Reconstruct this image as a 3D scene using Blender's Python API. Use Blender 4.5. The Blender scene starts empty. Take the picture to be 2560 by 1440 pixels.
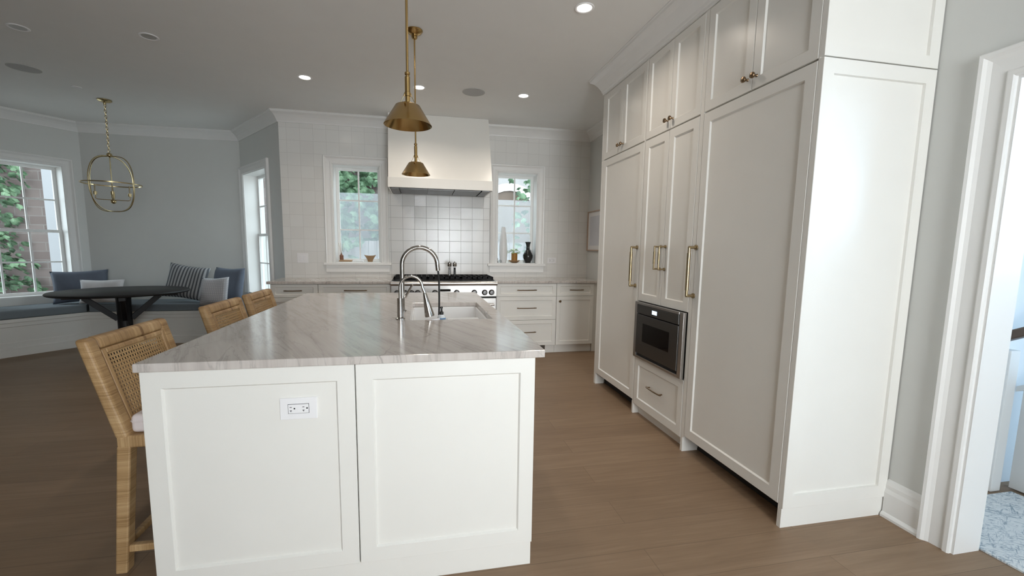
import bpy, math, random
from mathutils import Vector, Matrix
random.seed(7)
S = bpy.context.scene
COL = S.collection
R = math.radians

# ------------------------------------------------------------------ camera
cam_d = bpy.data.cameras.new('camera'); cam = bpy.data.objects.new('camera', cam_d); COL.objects.link(cam)
F_PX, CX, CY = 1085.52, -6.81, 28.40          # focal length and principal point offset on a 2560 px frame
YAW, PITCH, ROLL = .2021, -.1171, .0137
cam_d.sensor_fit = 'HORIZONTAL'; cam_d.sensor_width = 36; cam_d.lens = 36 * F_PX / 2560
cam_d.shift_x = -CX / 2560; cam_d.shift_y = CY / 2560; cam_d.clip_start = .02
_f = Vector((math.sin(YAW) * math.cos(PITCH), math.cos(YAW) * math.cos(PITCH), math.sin(PITCH)))
_r = Vector((math.cos(YAW), -math.sin(YAW), 0)); _u = _r.cross(_f)
_r, _u = _r * math.cos(ROLL) + _u * math.sin(ROLL), _u * math.cos(ROLL) - _r * math.sin(ROLL)
M = Matrix((_r, _u, -_f)).transposed().to_4x4(); M.translation = (0, 0, 1.3094)
cam.matrix_world = M
S.camera = cam

# ------------------------------------------------------------------ world, view, big lights
w = bpy.data.worlds.new('sky'); S.world = w; w.use_nodes = True
bg = w.node_tree.nodes['Background']; bg.inputs[0].default_value = (.80, .92, 1.0, 1); bg.inputs[1].default_value = 5.6
S.view_settings.view_transform = 'Standard'; S.view_settings.look = 'None'; S.view_settings.gamma = 1
S.view_settings.use_curve_mapping = False
S.view_settings.exposure = 0.0
try: S.cycles.max_bounces = 10; S.cycles.diffuse_bounces = 6; S.cycles.transparent_max_bounces = 16; S.cycles.caustics_reflective = False
except Exception: pass

def area(name, loc, aim, sx, sy, power, color, shape='RECTANGLE', spread=180, portal=False):
    d = bpy.data.lights.new(name, 'AREA'); d.shape = shape; d.size = sx; d.size_y = sy; d.energy = power; d.color = color; d.spread = R(spread)
    o = bpy.data.objects.new(name, d); COL.objects.link(o); o.location = loc
    o.rotation_euler = (Vector(aim) - Vector(loc)).to_track_quat('-Z', 'Y').to_euler()
    if portal: d.cycles.is_portal = True
    return o
area('daylight_rear_window', (.9, -2.55, 1.45), (.8, 0, 1.35), 1.6, 1.9, 56, (.965, .985, 1.0), spread=115)
area('daylight_hall_window', (4.56, -.5, 1.6), (2.4, .9, 1.3), 1.1, 1.3, 40, (.42, .70, 1.0))

# ------------------------------------------------------------------ key numbers (metres, from the photograph)
H = 2.87                                        # ceiling
IX0, IX1, IY0, IY1 = -.9315, .4755, 1.604, 3.863  # island worktop
XC = 1.668                                      # front of the tall cabinets
YC = [1.6275, 2.457, 3.116, 3.9277]             # their unit boundaries
XR = 2.28                                       # right wall
YF, YW = 5.13, 5.766                            # back worktop front edge, back wall
NB, NC, ND, NA = Vector((-4.42, 6.98)), Vector((-2.49, 6.967)), Vector((-1.63, YW)), Vector((-5.32, 5.806))

# ------------------------------------------------------------------ mesh helpers
class MB:
    def __init__(s): s.v = []; s.f = []; s.sm = []
    def add(s, vs, fs, smooth=False):
        n = len(s.v); s.v += [tuple(v) for v in vs]
        for f in fs: s.f.append([i + n for i in f]); s.sm.append(smooth)
        return s
    def box(s, x0, x1, y0, y1, z0, z1, P=None):
        c = [(x, y, z) for z in (z0, z1) for y in (y0, y1) for x in (x0, x1)]
        if P: c = [P(*q) for q in c]
        return s.add(c, [(0, 2, 3, 1), (4, 5, 7, 6), (0, 1, 5, 4), (2, 6, 7, 3), (0, 4, 6, 2), (1, 3, 7, 5)])
    def hexa(s, lo, hi):                         # two quads (4 points each)
        return s.add(list(lo) + list(hi), [(3, 2, 1, 0), (4, 5, 6, 7), (0, 1, 5, 4), (1, 2, 6, 5), (2, 3, 7, 6), (3, 0, 4, 7)])
    def prism(s, poly, z0, z1):
        n = len(poly)
        return s.add([(x, y, z0) for x, y in poly] + [(x, y, z1) for x, y in poly],
                     [tuple(range(n))[::-1], tuple(range(n, 2 * n))] + [(i, (i + 1) % n, n + (i + 1) % n, n + i) for i in range(n)])
    def lathe(s, prof, c=(0, 0, 0), seg=32, ax=None, smooth=True, close=False):
        # prof: (radius, height) along the axis ax (default z)
        a = Vector(ax or (0, 0, 1)).normalized(); t = Vector((1, 0, 0)) if abs(a.x) < .9 else Vector((0, 1, 0))
        u = a.cross(t).normalized(); v = a.cross(u); c = Vector(c)
        vs = [c + a * h + (u * math.cos(2 * math.pi * k / seg) + v * math.sin(2 * math.pi * k / seg)) * r for r, h in prof for k in range(seg)]
        m = len(prof); fs = []
        for i in range(m if close else m - 1):
            j = (i + 1) % m
            for k in range(seg):
                k2 = (k + 1) % seg; fs.append((i * seg + k, i * seg + k2, j * seg + k2, j * seg + k))
        s.add(vs, fs, smooth)
        if not close:
            n = len(s.v) - len(vs)
            for i in (0, m - 1):
                if prof[i][0] > 1e-5: s.f.append([n + i * seg + k for k in range(seg)]); s.sm.append(False)
        return s
    def tube(s, pts, r, seg=12, cyc=False, smooth=True):
        pts = [Vector(p) for p in pts]; n = len(pts); rr = r if isinstance(r, (list, tuple)) else [r] * n
        tan = []
        for i in range(n):
            a = pts[(i - 1) % n] if (cyc or i > 0) else pts[0]; b = pts[(i + 1) % n] if (cyc or i < n - 1) else pts[-1]
            tan.append((b - a).normalized())
        up = Vector((0, 0, 1)) if abs(tan[0].z) < .9 else Vector((1, 0, 0))
        u = tan[0].cross(up).normalized(); vs = []
        for i in range(n):
            u = (u - tan[i] * u.dot(tan[i])).normalized(); v = tan[i].cross(u)
            vs += [pts[i] + (u * math.cos(2 * math.pi * k / seg) + v * math.sin(2 * math.pi * k / seg)) * rr[i] for k in range(seg)]
        fs = [(i * seg + k, i * seg + (k + 1) % seg, ((i + 1) % n) * seg + (k + 1) % seg, ((i + 1) % n) * seg + k) for i in range(n if cyc else n - 1) for k in range(seg)]
        if not cyc: fs += [tuple(range(seg))[::-1], tuple(range((n - 1) * seg, n * seg))]
        return s.add(vs, fs, smooth)
    def sweep(s, path, prof, P, cyc=False, ends=None, smooth=False):
        # path: 2-D points; prof: closed loop of (offset to the right of the path, height c); mitred corners
        pts = [Vector(p) for p in path]; n = len(pts); m = len(prof); vs = []
        for i in range(n):
            d0 = (pts[i] - pts[i - 1]).normalized() if (i > 0 or cyc) else None
            d1 = (pts[(i + 1) % n] - pts[i]).normalized() if (i < n - 1 or cyc) else None
            d0 = d0 or d1; d1 = d1 or d0
            n0, n1 = Vector((d0.y, -d0.x)), Vector((d1.y, -d1.x))
            mt = (n0 + n1) / (1 + n0.dot(n1))
            if ends and i in (0, n - 1) and ends[0 if i == 0 else 1] is not None: mt = Vector(ends[0 if i == 0 else 1])
            vs += [P(*(pts[i] + mt * o), c) for o, c in prof]
        fs = []
        for i in range(n if cyc else n - 1):
            j = (i + 1) % n
            fs += [(i * m + k, i * m + (k + 1) % m, j * m + (k + 1) % m, j * m + k) for k in range(m)]
        if not cyc: fs += [tuple(range(m))[::-1], tuple(range((n - 1) * m, n * m))]
        return s.add(vs, fs, smooth)
    def shaker(s, P, a0, a1, b0, b1, stile=.06, t=.021, dep=.009, sl=.006, rail=None):
        rail = rail or stile; q = lambda i, j, c: [(a0 + i, b0 + j, c), (a1 - i, b0 + j, c), (a1 - i, b1 - j, c), (a0 + i, b1 - j, c)]
        e = .0015
        L = [q(0, 0, -t), q(0, 0, -e), q(e, e, 0), q(stile, rail, 0), q(stile + sl, rail + sl, -dep)]
        vs = [P(*p) for l in L for p in l]
        fs = [(0, 1, 2, 3)] + [(i * 4 + k, i * 4 + (k + 1) % 4, i * 4 + 4 + (k + 1) % 4, i * 4 + 4 + k) for i in range(4) for k in range(4)] + [(16, 17, 18, 19)]
        return s.add(vs, fs)
    def ring_slab(s, x0, x1, y0, y1, z0, z1, h):
        o = [(x0, y0), (x1, y0), (x1, y1), (x0, y1)]; i = [(h[0], h[2]), (h[1], h[2]), (h[1], h[3]), (h[0], h[3])]
        vs = [(*p, z) for z in (z0, z1) for q in (o, i) for p in q]; fs = []
        for k in range(4):
            j = (k + 1) % 4
            fs += [(k, j, 4 + j, 4 + k), (8 + k, 8 + j, 12 + j, 12 + k), (k, j, 8 + j, 8 + k), (4 + k, 4 + j, 12 + j, 12 + k)]
        return s.add(vs, fs)
    def wall(s, P, a0, a1, b0, b1, t, holes):
        A = sorted({a0, a1} | {h[0] for h in holes} | {h[1] for h in holes}); B = sorted({b0, b1} | {h[2] for h in holes} | {h[3] for h in holes})
        for i in range(len(A) - 1):
            for j in range(len(B) - 1):
                am, bm = (A[i] + A[i + 1]) / 2, (B[j] + B[j + 1]) / 2
                if any(h[0] < am < h[1] and h[2] < bm < h[3] for h in holes): continue
                s.box(A[i], A[i + 1], B[j], B[j + 1], -t, 0, P)
        return s

def rootloc(o): return Vector(o.get('_rl', (0, 0, 0)))
def obj(name, mb, m, parent=None, loc=None, bevel=0, label=None, cat=None, group=None, kind=None, sharp=35):
    me = bpy.data.meshes.new(name)
    if parent is not None: rl = rootloc(parent)
    elif loc is not None: rl = Vector(loc)
    elif kind == 'structure': rl = Vector((0, 0, 0))
    else:
        xs, ys, zs = zip(*mb.v); rl = Vector(((min(xs) + max(xs)) / 2, (min(ys) + max(ys)) / 2, min(zs)))
    me.from_pydata([tuple(Vector(v) - rl) for v in mb.v], [], mb.f)
    import bmesh
    b = bmesh.new(); b.from_mesh(me); bmesh.ops.recalc_face_normals(b, faces=b.faces[:]); b.to_mesh(me); b.free()
    me.polygons.foreach_set('use_smooth', mb.sm)
    if any(mb.sm): me.set_sharp_from_angle(angle=R(sharp))
    me.materials.append(m); me.update()
    o = bpy.data.objects.new(name, me); COL.objects.link(o); o['_rl'] = list(rl)
    if parent is not None: o.parent = parent
    else: o.location = rl
    if bevel:
        k = o.modifiers.new('bevel', 'BEVEL'); k.width = bevel; k.segments = 4 if bevel >= .01 else 2; k.limit_method = 'ANGLE'; k.angle_limit = R(40)
    return tag(o, label, cat, group, kind)
def tag(o, label=None, cat=None, group=None, kind=None):
    for k, v in (('label', label), ('category', cat), ('group', group), ('kind', kind)):
        if v: o[k] = v
    return o
def thing(name, loc, label=None, cat=None, group=None, kind=None):
    o = bpy.data.objects.new(name, None); COL.objects.link(o); o.location = loc; o['_rl'] = list(loc); o.empty_display_size = .1
    return tag(o, label, cat, group, kind)
def copy_tree(o, parent=None):
    c = o.copy(); COL.objects.link(c)
    if parent: c.parent = parent
    for ch in list(o.children): copy_tree(ch, c)
    return c
def frameP(o, u, n):
    return lambda a, b, c: (o[0] + u[0] * a + n[0] * c, o[1] + u[1] * a + n[1] * c, b)
ID = lambda a, b, c: (a, b, c)

# ------------------------------------------------------------------ materials
def mat(name, col, rough=.5, metal=0, spec=.5, coat=0, emit=None, es=0):
    m = bpy.data.materials.new(name); m.use_nodes = True; b = m.node_tree.nodes['Principled BSDF']
    b.inputs['Base Color'].default_value = (*col, 1); b.inputs['Roughness'].default_value = rough; b.inputs['Metallic'].default_value = metal
    b.inputs['Specular IOR Level'].default_value = spec; b.inputs['Coat Weight'].default_value = coat
    if emit: b.inputs['Emission Color'].default_value = (*emit, 1); b.inputs['Emission Strength'].default_value = es
    return m
class N:
    def __init__(s, m): s.t = m.node_tree; s.b = s.t.nodes['Principled BSDF']
    def n(s, ty, ins=None, **kw):
        x = s.t.nodes.new(ty)
        for k, v in kw.items(): setattr(x, k, v)
        for k, v in (ins or {}).items():
            if isinstance(v, bpy.types.NodeSocket): s.t.links.new(v, x.inputs[k])
            else: x.inputs[k].default_value = v
        return x
    def math(s, op, a, b=0, c=0):
        x = s.n('ShaderNodeMath', operation=op)
        for i, v in enumerate((a, b, c)):
            if isinstance(v, bpy.types.NodeSocket): s.t.links.new(v, x.inputs[i])
            else: x.inputs[i].default_value = v
        return x.outputs[0]
    def obj(s, sc=(1, 1, 1), rot=(0, 0, 0), loc=(0, 0, 0)):
        c = s.n('ShaderNodeTexCoord'); return s.n('ShaderNodeMapping', {'Vector': c.outputs['Object'], 'Scale': sc, 'Rotation': rot, 'Location': loc}).outputs[0]
    def objrs(s, rot, sc):                        # rotate about z first, then stretch
        c = s.n('ShaderNodeTexCoord'); a = s.n('ShaderNodeMapping', {'Vector': c.outputs['Object'], 'Rotation': (0, 0, R(rot))}).outputs[0]
        return s.n('ShaderNodeMapping', {'Vector': a, 'Scale': sc}).outputs[0]
    def ramp(s, fac, stops):
        x = s.n('ShaderNodeValToRGB', {'Fac': fac}); e = x.color_ramp.elements
        while len(e) < len(stops): e.new(.5)
        for k, (p, c) in enumerate(stops): e[k].position = p; e[k].color = (*c, 1) if len(c) == 3 else c
        return x.outputs[0]
    def mix(s, fac, a, b, bt='MIX'):
        x = s.n('ShaderNodeMix', data_type='RGBA', blend_type=bt)
        for k, v in ((0, fac), (6, a), (7, b)):
            if isinstance(v, bpy.types.NodeSocket): s.t.links.new(v, x.inputs[k])
            else: x.inputs[k].default_value = v if k == 0 else (*v, 1)
        return x.outputs[2]
    def noise(s, vec, scale, detail=4, rough=.5, dist=0):
        return s.n('ShaderNodeTexNoise', {'Vector': vec, 'Scale': scale, 'Detail': detail, 'Roughness': rough, 'Distortion': dist}).outputs[0]
    def base(s, c): s.t.links.new(c, s.b.inputs['Base Color'])
    def rough(s, c): s.t.links.new(c, s.b.inputs['Roughness'])
    def bump(s, h, st=.2, d=.002):
        x = s.n('ShaderNodeBump', {'Height': h, 'Strength': st, 'Distance': d}); s.t.links.new(x.outputs[0], s.b.inputs['Normal'])
def painted(name, col, rough, amp=.02, sc=6):
    m = mat(name, col, rough); n = N(m); f = n.noise(n.obj(), sc, 3)
    n.base(n.mix(f, tuple(c * (1 - amp) for c in col), tuple(min(1, c * (1 + amp)) for c in col)))
    n.bump(n.noise(n.obj(), 180, 2), .04, .001); return m

PAINT = painted('cabinet_paint', (.80, .785, .745), .3)
TRIM = painted('trim_paint', (.82, .815, .80), .35)
WALLM = painted('wall_paint', (.665, .67, .65), .6)
CEIL = painted('ceiling_paint', (.82, .815, .80), .7)
HALLW = painted('hall_paint', (.75, .78, .80), .6)
BLACK = mat('black_iron', (.009, .009, .01), .6, spec=.2)
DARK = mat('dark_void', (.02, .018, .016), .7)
BLKWOOD = mat('black_wood', (.008, .008, .009), .5, spec=.35)
CHROME = mat('polished_nickel', (.44, .42, .395), .13, 1)
STEEL = mat('stainless_steel', (.50, .485, .47), .3, 1)
DSTEEL = mat('dark_stainless', (.13, .127, .125), .36, 1)
BRASS = mat('aged_brass', (.48, .325, .135), .21, 1)
BRASS2 = mat('bright_brass', (.54, .44, .25), .25, 1)
BRONZE = mat('champagne_bronze', (.42, .33, .20), .33, 1)
KNOBB = mat('dark_bronze', (.22, .15, .09), .3, 1)
PLASTIC = mat('white_plastic', (.84, .83, .84), .35)
PORC = mat('white_fireclay', (.84, .84, .84), .1, coat=.3)
BLKGLASS = mat('black_glass', (.006, .006, .007), .06)
RUBBER = mat('black_rubber', (.012, .012, .012), .4)
SLOT = mat('slot_black', (.01, .01, .01), .6)
LEDM = mat('lamp_lens', (1, 1, 1), .4, emit=(1, .93, .82), es=22)
SCREENM = mat('lit_display', (.1, .1, .1), .3, emit=(.62, .78, 1), es=1.6)
BLUEF = painted('slate_blue_velvet', (.105, .125, .165), .8, .12, 18)
CUSH = painted('blue_grey_cushion', (.165, .19, .21), .85, .06, 30)
WHITEF = painted('white_linen', (.62, .61, .62), .9, .06, 30)
PINKF = painted('cream_seat_fabric', (.74, .66, .65), .9, .04, 40)

m = mat('oak_floor', (.25, .16, .1), .5, spec=.3); FLOORM = m; n = N(m)
v = n.obj(loc=(.37, .05, 0))
br = n.n('ShaderNodeTexBrick', {'Vector': v, 'Color1': (.20, .20, .20, 1), 'Color2': (.8, .8, .8, 1), 'Mortar': (.0, .0, .0, 1), 'Scale': 1, 'Mortar Size': .0016, 'Mortar Smooth': .1, 'Brick Width': 2.1, 'Row Height': .185, 'Bias': 0}, offset=.37, offset_frequency=2)
gr = n.noise(n.obj((1.2, 26, 1)), 2.2, 6, .6, .6); g2 = n.noise(n.obj((.7, 5, 1)), 2.0, 4, .55, 1.5)
fac = n.math('ADD', n.math('MULTIPLY', gr, .55), n.math('MULTIPLY', g2, .45))
fac = n.math('ADD', fac, n.math('MULTIPLY', n.math('SUBTRACT', br.outputs[0], .5), .22))
c = n.ramp(fac, [(.25, (.205, .134, .083)), (.5, (.262, .175, .110)), (.75, (.325, .224, .147))])
c = n.mix(br.outputs['Fac'], c, (.19, .125, .08)); n.base(c)
n.bump(fac, .08, .002); n.rough(n.math('ADD', .42, n.math('MULTIPLY', gr, .14)))

m = mat('quartzite', (.6, .56, .52), .13); STONE = m; n = N(m)
soft = n.noise(n.objrs(-23, (7, .8, .6)), 1.5, 6, .6, .5)
fine = n.noise(n.objrs(-23, (26, 1.3, 1.5)), 1.6, 5, .6, .6)
c = n.ramp(n.math('ADD', n.math('MULTIPLY', soft, .6), n.math('MULTIPLY', fine, .4)), [(.33, (.41, .368, .342)), (.48, (.55, .502, .468)), (.7, (.63, .588, .555))])
streak = n.ramp(n.noise(n.objrs(-25, (5.5, .55, .6)), 1.7, 7, .6, .7), [(.482, (0, 0, 0)), (.5, (1, 1, 1)), (.518, (0, 0, 0))])
c = n.mix(n.math('MULTIPLY', streak, .38), c, (.27, .245, .225))
vn = n.n('ShaderNodeTexVoronoi', {'Vector': n.n('ShaderNodeVectorMath', {0: n.objrs(38, (1.5, .8, 1)), 1: n.n('ShaderNodeTexNoise', {'Vector': n.obj(), 'Scale': 1.1, 'Detail': 4, 'Roughness': .5}).outputs[1]}, operation='ADD').outputs[0], 'Scale': 1.1}, feature='DISTANCE_TO_EDGE').outputs[0]
crack = n.math('MULTIPLY', n.ramp(vn, [(.0, (1, 1, 1)), (.007, (0, 0, 0))]), n.ramp(n.noise(n.obj(), 1.6, 2), [(.44, (0, 0, 0)), (.56, (1, 1, 1))]))
c = n.mix(n.math('MULTIPLY', crack, .6), c, (.22, .20, .185)); n.base(c)

m = mat('glazed_tile', (.77, .76, .735), .2); TILE = m; n = N(m)
sx = n.n('ShaderNodeSeparateXYZ', {0: n.obj()}); TX, TZ = .1477, .1455
ux = n.math('DIVIDE', n.math('ADD', sx.outputs[0], .217 + 10 * TX), TX); uz = n.math('DIVIDE', n.math('ADD', sx.outputs[2], -1.534 + 20 * TZ), TZ)
ix, iz = n.math('FLOOR', ux), n.math('FLOOR', uz); fx, fz = n.math('FRACT', ux), n.math('FRACT', uz)
wn = n.n('ShaderNodeTexWhiteNoise', {'Vector': n.n('ShaderNodeCombineXYZ', {0: ix, 1: iz}).outputs[0]}, noise_dimensions='2D')
sg = n.math('SUBTRACT', n.math('MULTIPLY', n.math('GREATER_THAN', wn.outputs[0], .5), 2), 1)
st = n.math('SINE', n.math('MULTIPLY', n.math('ADD', fx, n.math('MULTIPLY', fz, sg)), 2 * math.pi * 7))
ed = n.math('MINIMUM', n.math('MINIMUM', fx, n.math('SUBTRACT', 1, fx)), n.math('MINIMUM', fz, n.math('SUBTRACT', 1, fz)))
grout = n.math('LESS_THAN', ed, .013)
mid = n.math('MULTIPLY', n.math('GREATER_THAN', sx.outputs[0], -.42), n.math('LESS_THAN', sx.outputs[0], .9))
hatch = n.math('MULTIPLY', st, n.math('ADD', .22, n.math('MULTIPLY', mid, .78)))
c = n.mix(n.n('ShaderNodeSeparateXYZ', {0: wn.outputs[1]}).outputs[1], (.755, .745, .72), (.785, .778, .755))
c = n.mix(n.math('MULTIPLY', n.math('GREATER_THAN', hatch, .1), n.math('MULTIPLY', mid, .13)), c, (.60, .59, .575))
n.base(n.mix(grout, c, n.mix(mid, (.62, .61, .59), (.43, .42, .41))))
n.bump(n.math('SUBTRACT', n.math('MULTIPLY', hatch, .5), n.math('MULTIPLY', grout, 2)), .18, .0012); n.rough(n.math('ADD', .17, n.math('MULTIPLY', grout, .5)))

def rattan(name, axis):
    m = mat(name, (.5, .3, .13), .5); n = N(m); sc = [.6, .6, .6]; sc[axis] = 30
    wr = n.noise(n.obj(tuple(sc)), 9, 2, .5, .2); sc[axis] = 3.2; sc = [s * .5 if i != axis else s for i, s in enumerate(sc)]
    big = n.noise(n.obj(tuple(sc)), 4, 3, .6, .3)
    f = n.math('ADD', n.math('MULTIPLY', wr, .36), n.math('MULTIPLY', big, .64))
    sc = [.2, .2, .2]; sc[axis] = 7; bnd = n.ramp(n.noise(n.obj(tuple(sc)), 2.2, 2, .5, .1), [(.60, (0, 0, 0)), (.66, (1, 1, 1))])
    f = n.math('SUBTRACT', f, n.math('MULTIPLY', bnd, .1))
    n.base(n.ramp(f, [(.3, (.20, .105, .04)), (.44, (.37, .225, .10)), (.57, (.50, .325, .16)), (.72, (.62, .43, .235))])); n.bump(wr, .5, .003); return m
RAT = [rattan('rattan_wrap_x', 0), rattan('rattan_wrap_y', 1), rattan('rattan_wrap_z', 2)]
CANE = painted('cane_strand', (.52, .34, .165), .5, .2, 60)

m = mat('striped_fabric', (.4, .4, .4), .9); STRIPE = m; n = N(m)
wv = n.n('ShaderNodeTexWave', {'Vector': n.obj(), 'Scale': 8.2, 'Distortion': .6, 'Detail': 2}, wave_type='BANDS', bands_direction='X').outputs[1]
n.base(n.ramp(n.math('ADD', wv, n.math('MULTIPLY', n.noise(n.obj(), 60), .15)), [(.42, (.075, .08, .09)), (.62, (.33, .335, .34))]))
m = mat('quilted_fabric', (.5, .5, .53), .9); QUILT = m; n = N(m)
wx = n.n('ShaderNodeTexWave', {'Vector': n.obj(), 'Scale': 14}, bands_direction='X').outputs[1]; wz = n.n('ShaderNodeTexWave', {'Vector': n.obj(), 'Scale': 14}, bands_direction='Z').outputs[1]
q = n.math('MULTIPLY', wx, wz); n.base(n.ramp(q, [(.0, (.40, .41, .44)), (.5, (.56, .56, .58))])); n.bump(q, .5, .004)

m = mat('brick', (.3, .2, .17), .85); BRICK = m; n = N(m); sx = n.n('ShaderNodeSeparateXYZ', {0: n.obj()})
br = n.n('ShaderNodeTexBrick', {'Vector': n.n('ShaderNodeCombineXYZ', {0: sx.outputs[0], 1: sx.outputs[2]}).outputs[0], 'Color1': (.098, .070, .062, 1), 'Color2': (.14, .11, .10, 1), 'Mortar': (.16, .142, .132, 1), 'Scale': 1, 'Mortar Size': .008, 'Brick Width': .42, 'Row Height': .16, 'Bias': -.1})
n.base(n.mix(n.math('MULTIPLY', n.noise(n.obj(), 7, 5), .5), br.outputs[0], (.10, .078, .074)))
m = mat('pale_stone', (.55, .52, .52), .85); PALE = m; n = N(m); sx = n.n('ShaderNodeSeparateXYZ', {0: n.obj()})
br = n.n('ShaderNodeTexBrick', {'Vector': n.n('ShaderNodeCombineXYZ', {0: sx.outputs[0], 1: sx.outputs[2]}).outputs[0], 'Color1': (.26, .245, .24, 1), 'Color2': (.33, .31, .30, 1), 'Mortar': (.22, .21, .20, 1), 'Scale': 1, 'Mortar Size': .012, 'Brick Width': .9, 'Row Height': .42})
n.base(br.outputs[0])
m = mat('fence_wood', (.4, .34, .32), .8); FENCE = m; n = N(m)
n.base(n.ramp(n.noise(n.obj((9, 9, .7)), 3, 5), [(.3, (.15, .125, .12)), (.7, (.25, .222, .215))]))
m = mat('ivy_leaf', (.07, .16, .05), .5); IVYM = m; n = N(m)
n.base(n.ramp(n.noise(n.obj(), 5, 4), [(.35, (.022, .045, .022)), (.5, (.06, .115, .06)), (.62, (.17, .27, .16))]))
m = mat('plant_leaf', (.2, .34, .1), .45); LEAF = m
n = N(m); n.base(n.ramp(n.noise(n.obj(), 22, 2), [(.4, (.20, .36, .09)), (.6, (.52, .64, .30))]))
m = mat('rug_pattern', (.6, .66, .7), .95); RUG = m; n = N(m)
d = n.n('ShaderNodeTexWave', {'Vector': n.objrs(40, (11, 11, 11)), 'Scale': 1.2, 'Distortion': 14, 'Detail': 3, 'Detail Scale': 1.6}).outputs[1]
d2 = n.noise(n.objrs(35, (7, 24, 7)), 2.4, 4, .55, 2.5)
d3 = n.noise(n.objrs(-30, (5, 26, 5)), 2.1, 4, .6, 1.5)
n.base(n.ramp(n.math('MINIMUM', d2, n.math('ADD', d3, .02)), [(.36, (.33, .40, .46)), (.43, (.55, .60, .64)), (.48, (.76, .79, .80))]))
BOUNCE_GROUND = painted('bounce_paving', (.50, .49, .46), .9, .12, 3)  # unseen ground made pale to bounce daylight up onto the window jambs
HANDW = painted('handrail_wood', (.10, .065, .045), .4, .2, 12)
TERRA = mat('terracotta', (.42, .20, .045), .6)
TAN = painted('tan_wood', (.36, .22, .11), .45, .25, 18)
CERAM = mat('white_ceramic', (.80, .80, .80), .35)
BLKCER = painted('black_ceramic', (.02, .02, .02), .18, .5, 20)
GREYCER = mat('grey_ceramic', (.30, .30, .31), .5)
AMBER = mat('amber_bottle', (.22, .10, .06), .2)
PAPER = painted('art_print', (.62, .62, .66), .7, .12, 5)
MATB = mat('mat_board', (.80, .79, .79), .7)
OAKF = mat('oak_frame', (.46, .34, .26), .5)
BLUEL = mat('blue_label', (.14, .27, .48), .5)
SOAP = mat('clear_soap', (.72, .75, .77), .12, coat=.3)

def glassmat(name, tint, gl, rough=.03):
    m = bpy.data.materials.new(name); m.use_nodes = True; t = m.node_tree; t.nodes.clear()
    o = t.nodes.new('ShaderNodeOutputMaterial'); mx = t.nodes.new('ShaderNodeMixShader'); tr = t.nodes.new('ShaderNodeBsdfTransparent'); g = t.nodes.new('ShaderNodeBsdfGlossy')
    tr.inputs[0].default_value = (*tint, 1); g.inputs['Roughness'].default_value = rough; fr = t.nodes.new('ShaderNodeFresnel'); fr.inputs[0].default_value = gl
    ge = t.nodes.new('ShaderNodeNewGeometry'); mm = t.nodes.new('ShaderNodeMath'); mm.operation = 'SUBTRACT'; mm.use_clamp = True
    t.links.new(fr.outputs[0], mm.inputs[0]); t.links.new(ge.outputs['Backfacing'], mm.inputs[1]); t.links.new(mm.outputs[0], mx.inputs[0]); t.links.new(tr.outputs[0], mx.inputs[1]); t.links.new(g.outputs[0], mx.inputs[2]); t.links.new(mx.outputs[0], o.inputs[0]); return m
GLASS = glassmat('window_glass', (.97, .985, .98), 1.25)
ACRYL = glassmat('clear_acrylic', (.86, .86, .86), 1.45)
m = bpy.data.materials.new('insect_mesh'); m.use_nodes = True; t = m.node_tree; t.nodes.clear(); SCREEN = m
o = t.nodes.new('ShaderNodeOutputMaterial'); mx = t.nodes.new('ShaderNodeMixShader'); tr = t.nodes.new('ShaderNodeBsdfTransparent'); g = t.nodes.new('ShaderNodeBsdfTranslucent'); d = t.nodes.new('ShaderNodeBsdfDiffuse'); ad = t.nodes.new('ShaderNodeAddShader')
g.inputs[0].default_value = (.75, .80, .85, 1); d.inputs[0].default_value = (.2, .2, .2, 1); mx.inputs[0].default_value = .17
t.links.new(g.outputs[0], ad.inputs[0]); t.links.new(d.outputs[0], ad.inputs[1]); t.links.new(tr.outputs[0], mx.inputs[1]); t.links.new(ad.outputs[0], mx.inputs[2]); t.links.new(mx.outputs[0], o.inputs[0])

# ================================================================== THE SETTING
dL = (NB - NA).normalized(); dR = (ND - NC).normalized()
uL = -dL; nL = Vector((dL.y, -dL.x)); nR = Vector((dR.y, -dR.x))
PL = frameP(NB, uL, nL); PR = frameP(NC, dR, nR); PB = frameP((0, YW), (1, 0), (0, -1))
PCEN = frameP(NB, (NC - NB).normalized(), Vector(((NC - NB).normalized().y, -(NC - NB).normalized().x)))
PRW = frameP((XR, 0), (0, 1), (-1, 0))
LLEN, RLEN, CLEN = (NB - NA).length, (ND - NC).length, (NC - NB).length
poly = [(-6.5, -2.6), (2.42, -2.6), (2.42, YW + .02), (ND.x, YW + .02), (NC.x + .02, NC.y + .02), (NB.x - .02, NB.y + .02), (NA.x - .02, NA.y + .02), (-6.5, 5.82)]
st = dict(kind='structure')
obj('floor', MB().prism(poly, -.12, 0), FLOORM, **st)
hallpoly = [(2.42, -1.6), (4.7, -1.6), (4.7, 1.9), (2.42, 1.9)]
obj('floor_hall', MB().prism(hallpoly, -.12, -.001), FLOORM, **st)
obj('ceiling', MB().prism([(x, y) for x, y in poly], H, H + .12), CEIL, **st)
obj('ceiling_hall', MB().prism(hallpoly, H, H + .12), CEIL, **st)
WL, WR2 = (-1.05, -.485, 1.10, 2.305), (1.0, 1.55, 1.10, 2.305)
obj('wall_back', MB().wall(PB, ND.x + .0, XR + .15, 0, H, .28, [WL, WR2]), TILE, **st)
WLN = (.19, 1.11, .62, 2.29); WRN = (.09, 1.01, .62, 2.29)
obj('wall_nook_left', MB().wall(PL, -.12, LLEN, 0, H, .26, [WLN]), WALLM, **st)
obj('wall_nook_center', MB().wall(PCEN, -.1, CLEN + .1, 0, H, .26, []), WALLM, **st)
obj('wall_nook_right', MB().wall(PR, -.12, RLEN, 0, H, .26, [WRN]), WALLM, **st)
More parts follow.
